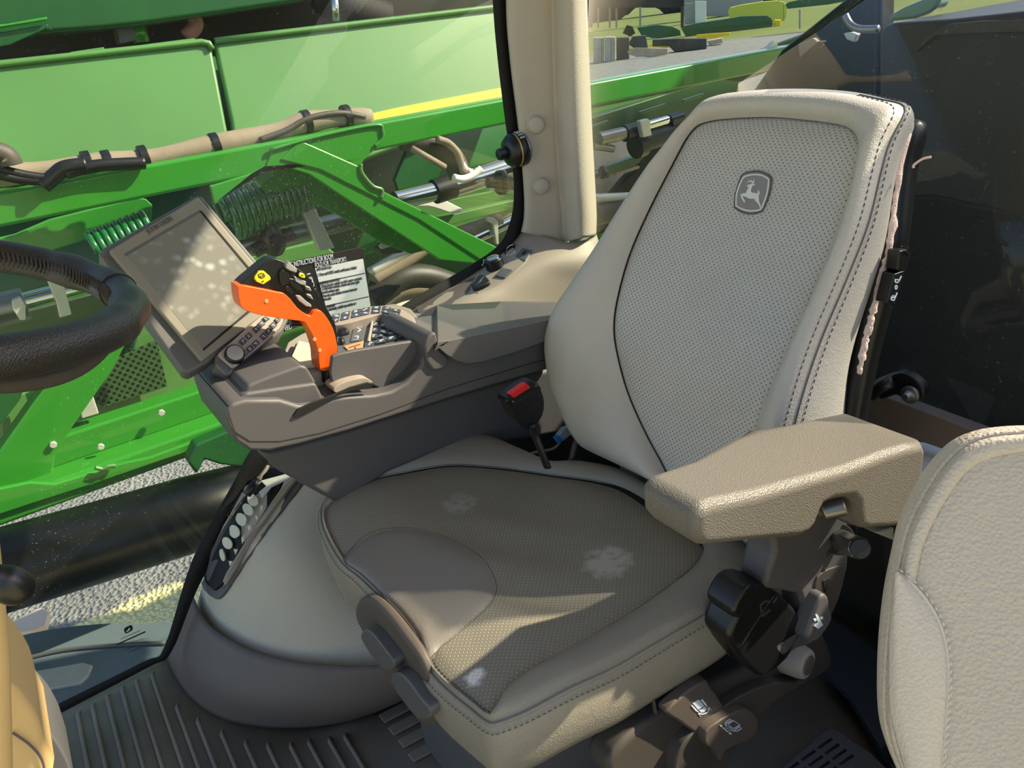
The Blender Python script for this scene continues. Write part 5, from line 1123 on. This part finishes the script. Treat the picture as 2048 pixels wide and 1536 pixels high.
slab('clamp_strap', crop([(275, 530), (370, 540), (420, 730), (350, 750), (330, 660)], 0, 380, 2.926), ('y', -2.79), .03, M['zinc'], p1, .004)
slab('clamp_foot', crop([(455, 1250), (540, 1190), (580, 1310), (480, 1340)], 0, 380, 2.926), ('y', YB - .02), .03, M['zinc'], p1, .004)
slab('clamp_nut', crop([(70, 650), (120, 630), (150, 680), (150, 760), (120, 765), (75, 700)], 0, 380, 2.926), ('y', -2.76), .03, M['zinc'], p1, .003)
p2 = thing('boom_tube', 'bright steel tube with black collar below the top beam near the pillar', 'tube', tuple(PY(900, 370, -2.95)))
rodp('tube', (790, 402), (880, 380), -2.95, .040, M['chrome'], p2); rodp('collar', (868, 384), (906, 372), -2.95, .052, M['black'], p2); rodp('tube', (900, 374), (1050, 325), -2.95, .05, M['chrome'], p2)
p3 = thing('boom_tube', 'bright steel tube under the green diagonal close to the window corner', 'tube', tuple(PY(980, 460, -2.9)))
rodp('tube', (900, 500), (1040, 432), -2.9, .028, M['chrome'], p3); slab('tube_strap', crop([(1500, 990), (1590, 1000), (1640, 1050), (1650, 1330), (1620, 1340), (1580, 1080), (1500, 1040)], 740, 280, 6.4), ('y', -2.85), .02, M['zinc'], p3, .003)
p4 = thing('hydraulic_ram', 'black and chrome hydraulic rams with white clamp right of the pillar', 'ram', tuple(PY(1260, 270, -3.0)))
cR = lambda p: crop(p, 1160, 200, 5.12)
for a, b, r, m in (((190, 400), (470, 335), .032, 'steel'), ((450, 345), (620, 300), .040, 'black'), ((620, 290), (960, 190), .026, 'chrome'), ((900, 230), (1030, 190), .04, 'black'), ((620, 440), (1030, 300), .05, 'tankg'), ((560, 480), (640, 450), .062, 'black'), ((130, 470), (340, 500), .018, 'steel')):
    rodp('ram_section', cR([a])[0], cR([b])[0], -3.0, r, M[m], p4)
slab('ram_clamp', cR([(615, 215), (700, 190), (728, 230), (720, 270), (740, 360), (650, 385), (630, 300), (625, 260)]), ('y', -2.93), .03, M['zinc'], p4, .004)
slab('green_strut', cR([(130, 730), (280, 680), (620, 560), (680, 560), (600, 650), (420, 740), (140, 800)]), ('y', -3.2), .05, M['green_d'], p4, .004)
rodp('lower_tube', cR([(140, 1010)])[0], cR([(560, 990)])[0], -2.8, .022, M['zinc'], p4)
rodp('lower_tube', cR([(140, 1180)])[0], cR([(460, 1110)])[0], -2.8, .05, M['hose_d'], p4)
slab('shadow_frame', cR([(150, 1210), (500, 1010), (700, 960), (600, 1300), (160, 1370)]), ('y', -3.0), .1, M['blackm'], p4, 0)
# --- coil springs
def coil(name, a, b, y, R_, r, turns, m, label, grp=None):
    A, B = PY(*a, y), PY(*b, y); d = (B - A); n = d.normalized(); s = n.cross(V((0, 0, 1))).normalized(); u = s.cross(n)
    N_ = turns * 14; pts = [A + d * (i / N_) + (s * math.cos(2 * math.pi * i / 14) + u * math.sin(2 * math.pi * i / 14)) * R_ * (1 - .25 * (i / N_)) for i in range(N_ + 1)]
    o = tube(name, pts, r, m, None, 7); tag(o, label, 'spring', grp); return o
coil('coil_spring', (445, 435), (612, 378), -2.80, .085, .0125, 14, M['spring'], 'large dark green coil spring seen through the arch of the boom gusset')
coil('coil_spring', (192, 500), (305, 445), -2.68, .055, .011, 9, M['spring'], 'smaller dark green coil spring just left of the monitor top')
# --- hoses
hz = thing('boom_hose', 'dusty tan sleeved hose with black straps lying along the top beam', 'hose', tuple(PY(400, 300, YB - .05)))
hpth = smooth_path([PY(u, v, YB - .06) for (u, v) in [(-60, 352), (50, 347), (180, 332), (300, 318), (430, 292), (560, 262), (620, 243), (690, 236), (740, 238)]], 5)
tube('sleeve', hpth, [.033 + .004 * math.sin(i * .7) for i in range(len(hpth))], M['hose'], hz, 14)
tube('thin_hose', smooth_path([PY(u, v, YB - .03) for (u, v) in [(520, 280), (570, 262), (620, 236), (680, 226), (730, 234)]]), .010, M['hose_d'], hz, 8)
for (u, v) in ((288, 318), (430, 292), (612, 245), (692, 234), (216, 328), (176, 330)):
    p = PY(u, v, YB - .06); cyl('strap', p - V((.012, 0, 0)), p + V((.012, 0, 0)), .041, M['black'], hz, 16)
hk = thing('cable_bundle', 'black ribbed cables tangled on the green beam at far left', 'cables', tuple(PY(60, 355, YB)))
for q, r in (([(-40, 318), (10, 340), (60, 352), (110, 358)], .013), ([(-40, 330), (0, 350), (50, 360), (100, 362)], .013), ([(85, 372), (108, 352), (130, 336), (172, 330)], .022), ([(130, 345), (190, 332), (240, 328), (290, 326)], .018), ([(-20, 300), (12, 312), (22, 330)], .03)):
    tube('cable', smooth_path([PY(u, v, YB + .02) for (u, v) in q]), r, M['hose_d'] if r == .03 else M['black'], hk, 9)
hf = thing('hose_elbow', 'thick dusty black hose elbow hanging below the top beam near the pillar', 'hose', tuple(PY(880, 310, YB)))
c7_ = lambda p: crop(p, 740, 280, 6.4)
hp2 = smooth_path([PY(*p, YB - .04) for p in c7_([(400, 30), (620, 20), (820, 60), (980, 160), (1090, 290), (1150, 460)])], 5)
tube('elbow', hp2, [.03 + .014 * min(1, i / 10) for i in range(len(hp2))], M['hose_d'], hf, 14)
tube('thin_hose', smooth_path([PY(*p, YB + .02) for p in c7_([(860, -10), (1000, 40), (1110, 150), (1160, 280), (1190, 400), (1250, 390)])]), .014, M['hose'], hf, 8)
tube('cable_tie', smooth_path([PY(*p, YB + .06) for p in c7_([(1070, 480), (1180, 500), (1300, 460), (1420, 370)])]), .014, M['white'], hf, 8)
tube('rod', on(c7_([(540, 110), (960, 350)]), ('y', YB + .03)), .012, M['hose'], hf, 8)
tube('thin_hose', smooth_path([PY(*p, YB + .02) for p in c7_([(1180, 300), (1230, 380), (1300, 410)])]), .012, M['white'], hf, 8)
# nozzle bodies
def nozzle(u, v, y, s, label, seed):
    random.seed(seed); t = thing('spray_nozzle', label, 'nozzle', tuple(PY(u, v, y)))
    c = PY(u, v, y)
    lathe('body', c - V((0, 0, .05 * s)), V((0, 0, 1)), [(.02 * s, 0), (.035 * s, .02 * s), (.035 * s, .07 * s), (.02 * s, .1 * s)], M['black'], t, 12, .003)
    for k_ in range(4):
        d = V((math.cos(k_ * 1.6), math.sin(k_ * 1.6), random.uniform(-.4, .2))).normalized()
        cyl('nozzle_cap', c, c + d * .07 * s, .022 * s, M['black'] if k_ < 3 else M['white'], t, 10)
nozzle(545, 480, -2.78, 1.15, 'black nozzle body hanging from the chrome cylinder beside the monitor', 1)
nozzle(1003, 365, -2.8, 1.0, 'grey nozzle cluster on the bright tube beside the black window border', 2)
nozzle(1205, 345, -2.9, .6, 'small nozzle with white cap just right of the pillar', 4)
bs = thing('mount_bracket', 'dark block with white top under the boom beside the instruction card', 'bracket', tuple(PY(780, 520, -2.7)))
slab('block', c7_([(100, 1400), (130, 1380), (400, 1320), (430, 1350), (430, 1440), (160, 1480)]), ('y', -2.75), .1, M['hose_d'], bs, .004)
slab('plate', c7_([(130, 1360), (280, 1240), (415, 1320), (150, 1400)]), ('y', -2.74), .02, M['zinc'], bs, .002)
slab('arm', [(650, 530), (740, 490), (778, 474), (745, 500), (700, 530), (655, 560)], ('y', -2.78), .03, M['green'], bs, .004)
for q, r, m in (([(745, 560), (800, 530), (860, 490), (910, 470), (1000, 440)], .03, 'hose'), ([(740, 545), (800, 512), (850, 485), (900, 470)], .022, 'zinc'), ([(735, 620), (780, 585), (830, 575), (880, 585)], .05, 'hose'), ([(750, 640), (800, 612), (850, 600)], .04, 'cream'), ([(740, 600), (800, 560), (850, 555), (900, 570)], .06, 'tankg')):
    tube('fender_arc', smooth_path([PY(u, v, -2.9) for (u, v) in q]), r, M[m], mach, 10)
# --- black tank low at the left
pts = []; rad = []
for (u, vt, vb) in ((-300, 1118, 1340), (-60, 1058, 1262), (0, 1042, 1242), (200, 990, 1176), (380, 942, 1116), (500, 915, 1078), (560, 912, 1052)):
    a, b_ = PY(u, vt, -2.4), PY(u, vb, -2.4); c = PY(u, (vt + vb) / 2, -2.4); d = (c - CAM).normalized(); up_ = V((0, 0, 1)) - d * d.z; up_.normalize()
    pts.append(c); rad.append((abs((a - b_).dot(up_)) / 2) * (.94 if u < 550 else .5))
ft = tube('fender_tank', pts, rad, M['tank'], None, 40); tag(ft, 'long glossy black tank lying outside below the green boom', 'tank')
st = thing('platform_step', 'blue-grey platform edge outside the lower corner of the right window', 'platform', tuple(PZ(150, 1340, -.25)))
slab('deck', catmull([(-300, 1330), (-60, 1290), (20, 1274), (100, 1256), (200, 1245), (300, 1244), (360, 1250), (400, 1400), (200, 1560), (-300, 1700)], 2), ('z', -.28), .06, M['step'], st, .01)
tube('deck_bead', smooth_path([PZ(u, v, -.275) for (u, v) in [(-100, 1350), (30, 1322), (130, 1300), (240, 1290), (330, 1286)]]), .007, M['bezel_d'], st, 8)
slab('lit_patch', [(10, 1358), (60, 1344), (165, 1325), (185, 1330), (175, 1352), (160, 1366), (40, 1388), (10, 1392)], ('z', -.27), .01, M['zinc'], st, .002)  # pale slab painting the bright patch of light on the deck
slab('foot_tread', [(60, 1262), (90, 1250), (98, 1222), (80, 1215), (30, 1240), (-30, 1270)], ('z', -.6), .03, M['foam'], st, .004)
# --- dark hood of the machine behind the cab, seen through the rear window
XT = -1.75
hd = thing('rear_hood', 'large dark hood filling the view through the rear window', 'hood', (XT - .3, -.2, -1.8))
slab('hood_panel', [(1757, 180), (1757, 70), (1766, 52), (1785, 46), (1900, 38), (2048, 22), (2600, -20), (2600, 1400), (1600, 1400), (1650, 700), (1757, 500)], ('x', XT), 2.5, M['tankg'], hd, .012)
prism('hood_sun_block', [(-1.76, -.35, ZG), (-4.2, -.35, ZG), (-4.2, 2.2, ZG), (-1.76, 2.2, ZG)], (0, 0, 3.06), M['tankg'], hd, .03)  # unseen extension of the hood, added to block low sun
prism('shade_tank', [(-5.0, -2.0, 1.9), (-9.2, -2.0, 1.9), (-9.2, 1.2, 1.9), (-5.0, 1.2, 1.9)], (0, 0, 1.1), M['green_p'], hd, .2, 5)  # unseen tank added only to shade the right part of the boom
for q in ((-5.4, -.2), (-8.8, -.2), (-5.4, 1.0), (-8.8, 1.0)): box('shade_tank_leg', (q[0], q[1], .15), (.15, .15, 3.6), M['green'], hd)  # legs of the added shading tank
slab('lower_panel', [(1500, 560), (1600, 430), (1760, 400), (1860, 390), (2048, 430), (2600, 480), (2600, 1500), (1300, 1500)], ('x', XT + .012), .05, M['blackm'], hd, .01)  # black slab; the grey left above it paints a reflection in the glass
slab('glass_reflection', [(1830, 105), (1850, 75), (1900, 48), (1960, 42), (2100, 38), (2100, 64), (1940, 68), (1870, 72), (1845, 92)], ('x', XT + .01), .02, M['hose_d'], hd, .006)  # slab painting the beige reflection in the rear glass
slab('tank_side', [(1400, 330), (1560, 100), (1760, -60), (1757, 180), (1757, 500), (1500, 560)], ('x', XT - .9), .1, M['tank'], hd, .02)
tube('grab_rail', smooth_path(on([(1690, 30), (1700, 48), (1720, 58), (1757, 58)], ('x', XT - .1))), .009, M['steel'], hd, 8)
slab('strut', crop([(500, 400), (640, 280), (660, 290), (520, 415)], 1450, 0, 3.425), ('x', XT - .4), .03, M['blackm'], hd, .003)
slab('label_plate', crop([(810, 230), (860, 220), (905, 235), (880, 290), (830, 270)], 1450, 0, 3.425), ('x', XT - .5), .02, M['zinc'], hd, .003)
slab('light_patch', crop([(500, 300), (600, 260), (660, 310), (510, 410)], 1450, 0, 3.425), ('x', XT - .6), .02, M['hose'], hd, .003)
lb = slab('beacon_lens', crop([(1110, 150), (1130, 100), (1220, 50), (1340, 0), (1420, -40), (1480, -30), (1460, 40), (1400, 90), (1300, 130)], 1450, 0, 3.425), ('x', XT - .2), .05, mat('lens_green', (110, 150, 138), .2), hd, .01)
# --- yard in the distance
def stand(name, px, m, label, cat, base_v=None, depth=1.2, group=None, parent=None, dist=None, lift=0):
    us = [p[0] for p in px]; vb = base_v or max(p[1] for p in px); um = (min(us) + max(us)) / 2
    G = PZ(um, vb, ZG); n = (CAM - G); n.z = 0; n.normalize()
    bm = bmesh.new(); prism_bm(bm, [PP(p[0], p[1], G, n) for p in px], n * -depth)
    o = bevel(link(name, finish(bm), m, parent), .03, 2)
    if label: tag(o, label, cat, group)
    return o
R4 = lambda x0, y0, x1, y1: [(x0, y0), (x1, y0), (x1, y1), (x0, y1)]
cY = lambda p: crop(p, 1150, 0, 4.518)
bd = lambda x0, y0, x1, y1: cY(R4(x0, y0, x1, y1))
c1_ = stand('storage_crate', bd(165, 340, 262, 570), M['crate'], 'pale wooden crate nearest the pillar in the yard', 'crate', group='yard crates')
for (x0) in (190, 215, 238): stand('slat', bd(x0, 345, x0 + 4, 565), M['hose_d'], None, None, base_v=570 / 4.518 - .2, depth=.02, parent=c1_)
c2_ = stand('storage_crate', bd(268, 335, 365, 560), M['crate'], 'pale wooden crate beside the one nearest the pillar', 'crate', group='yard crates')
for (x0) in (295, 325, 348): stand('slat', bd(x0, 345, x0 + 4, 555), M['hose_d'], None, None, base_v=560 / 4.518 - .2, depth=.02, parent=c2_)
stand('machine_part', bd(375, 340, 490, 540), M['hose_d'], 'brown machine frame standing right of the pale crates', 'machine part')
tr_ = thing('parked_trailer', 'long dark trailer on posts across the top of the rear window view', 'trailer', tuple(PZ(1270, 55, ZG)))
stand('deck', bd(60, -120, 985, 70), mat('trailer_brown', (60, 52, 46), .7), None, None, base_v=54, depth=2, parent=tr_)
for x in (200, 305, 365, 580): stand('post', bd(x, 60, x + 18, 250), M['steel'], None, None, depth=.2, parent=tr_, base_v=250 / 4.518)
stand('post', bd(955, 60, 985, 250), M['tankg'], None, None, depth=.3, parent=tr_, base_v=250 / 4.518)
stand('pillar_frame', bd(100, 60, 160, 330), M['tankg'], None, None, depth=.5, parent=tr_, base_v=250 / 4.518)
stand('stacked_blocks', bd(1085, 10, 1185, 205), M['white'], 'stack of white blocks in the yard left of the yellow tank', 'blocks')
stand('stacked_blocks', bd(990, 30, 1085, 215), M['crate'], 'stack of grey blocks in the yard beside the white ones', 'blocks')
stand('shed', bd(985, -100, 1700, 150), mat('shed_grey', (150, 150, 150), .8), 'grey shed wall behind the yellow tank', 'shed', depth=4)
yt = thing('yellow_tank', 'yellow-green horizontal tank with straps in the yard', 'tank', tuple(PZ(1530, 60, ZG)))
stand('tank_body', cY([(1380, 100), (1400, 70), (1500, 45), (1700, 15), (1830, 5), (1890, 20), (1920, 70), (1915, 150), (1880, 190), (1800, 200), (1400, 170)]), mat('tank_yellow', (205, 205, 70), .5), None, None, base_v=235 / 4.518, depth=2, parent=yt)
for x in (1480, 1660, 1880): stand('strap', cY([(x, 40), (x + 8, 36), (x + 14, 190), (x + 4, 190)]), M['green_p'], None, None, base_v=233 / 4.518, depth=.1, parent=yt)
stand('tank_foot', bd(1800, 180, 1860, 235), M['yellow_p'], None, None, base_v=235 / 4.518, depth=1, parent=yt)
stand('green_trough', cY([(960, 260), (985, 235), (1100, 210), (1400, 165), (1500, 148), (1730, 140), (1770, 160), (1785, 190), (1785, 320), (1400, 330), (1000, 330)]), M['green_d'], 'long dark green trough in the yard above the boom beam', 'trough', depth=1, base_v=64)
stand('green_implement', cY([(560, 250), (740, 225), (880, 240), (950, 275), (960, 330), (700, 345), (600, 320)]), M['green_d'], 'dark green implement beside the left end of the trough', 'implement', depth=1)
stand('green_hopper', cY([(690, 280), (735, 245), (800, 280), (790, 310), (735, 325)]), M['green'], 'small bright green hopper on the dark green implement', 'hopper', depth=.6)
for q, lb_ in (([(650, 410), (700, 385), (950, 375), (955, 392), (860, 405), (850, 435), (700, 425)], 'yellow frame lying left of the wooden pallet stack'), ([(1090, 320), (1110, 312), (1260, 300), (1400, 292), (1405, 312), (1260, 340), (1100, 345)], 'yellow frame lying in front of the green trough')):
    stand('yellow_implement', cY(q), M['yellow_p'], lb_, 'implement', depth=.1)
stand('wooden_pallet', cY([(470, 470), (540, 430), (840, 440), (840, 490), (680, 520), (500, 500)]), M['wood'], 'low wooden pallet on the ground behind the boom beam', 'pallet', depth=.1)
stand('wooden_pallet', cY([(1195, 370), (1330, 345), (1340, 385), (1210, 410)]), M['wood'], 'pale wooden pallet below the yellow frame at the trough', 'pallet', depth=1)
stand('scrap_heap', cY([(480, 400), (520, 330), (640, 320), (660, 430), (540, 440)]), M['hose_d'], 'dark heap of parts right of the crates', 'parts heap', depth=1)
stand('scrap_heap', cY([(700, 360), (900, 350), (1190, 350), (1190, 440), (900, 470), (850, 420), (700, 420)]), M['tankg'], 'dark heap of parts between the two yellow frames', 'parts heap', depth=1)
stand('shrub', cY([(430, 300), (470, 225), (520, 240), (545, 300), (500, 330)]), M['leaf'], 'yellow-green shrub at the edge of the grass', 'shrub', depth=.6)
stand('fence_post', bd(2022, 85, 2040, 260), M['steel'], 'steel post beyond the right end of the boom beam', 'post', depth=.1, base_v=62)
stand('green_boom_arm', cY([(1900, 40), (1930, 20), (2300, -60), (2600, -100), (2600, -20), (2300, 40), (1920, 80)]), M['green_d'], 'second green boom arm behind the yellow tank', 'boom arm', depth=.5, base_v=58)
# tree line
random.seed(11)
for i in range(16):
    ang = math.radians(196 + i * 5.6); dd = 230; c = V((math.cos(ang) * dd, math.sin(ang) * dd, ZG))
    bm = bmesh.new(); bmesh.ops.create_icosphere(bm, subdivisions=3, radius=1)
    s = random.uniform(7, 7.9)
    for v in bm.verts:
        nrm = v.co.normalized(); v.co = c + V((nrm.x * s * 1.35, nrm.y * s * 1.35, s * .75 + nrm.z * s * .8)) + nrm * random.uniform(-.9, .9)
    o = link('tree', finish(bm), M['leaf']); tag(o, 'dark tree in the line beyond the grass field', 'tree', 'trees beyond the field')
# ------------------------------------------------------------------ light and camera
SUN = V(SUN_DIR).normalized()
sd = bpy.data.lights.new('sun', 'SUN'); sd.energy = SUN_E; sd.angle = math.radians(.8); sd.color = (1.0, .87, .62)
so_ = bpy.data.objects.new('sun', sd); COL.objects.link(so_); so_.rotation_euler = (-SUN).to_track_quat('-Z', 'Y').to_euler()
w = bpy.data.worlds.new('world'); scn.world = w; w.use_nodes = True
bg = w.node_tree.nodes['Background']; sk = w.node_tree.nodes.new('ShaderNodeTexSky')
sk.sky_type = 'NISHITA'; sk.sun_disc = False; sk.sun_elevation = math.asin(SUN.z); sk.sun_rotation = math.atan2(SUN.x, SUN.y); sk.altitude = 100; sk.dust_density = 1.5
w.node_tree.links.new(sk.outputs[0], bg.inputs[0]); bg.inputs[1].default_value = SKY_E
cd = bpy.data.cameras.new('camera'); cam = bpy.data.objects.new('camera', cd); COL.objects.link(cam)
cam.matrix_world = Matrix.Translation(CAM) @ RW.to_4x4()
cd.sensor_fit = 'HORIZONTAL'; cd.sensor_width = 36; cd.lens = 36 * F / 2048; cd.clip_start = .02; cd.clip_end = 2000
scn.camera = cam
vs = scn.view_settings; vs.view_transform = 'Standard'; vs.look = 'None'; vs.gamma = 1; vs.use_curve_mapping = False; vs.exposure = EXPO
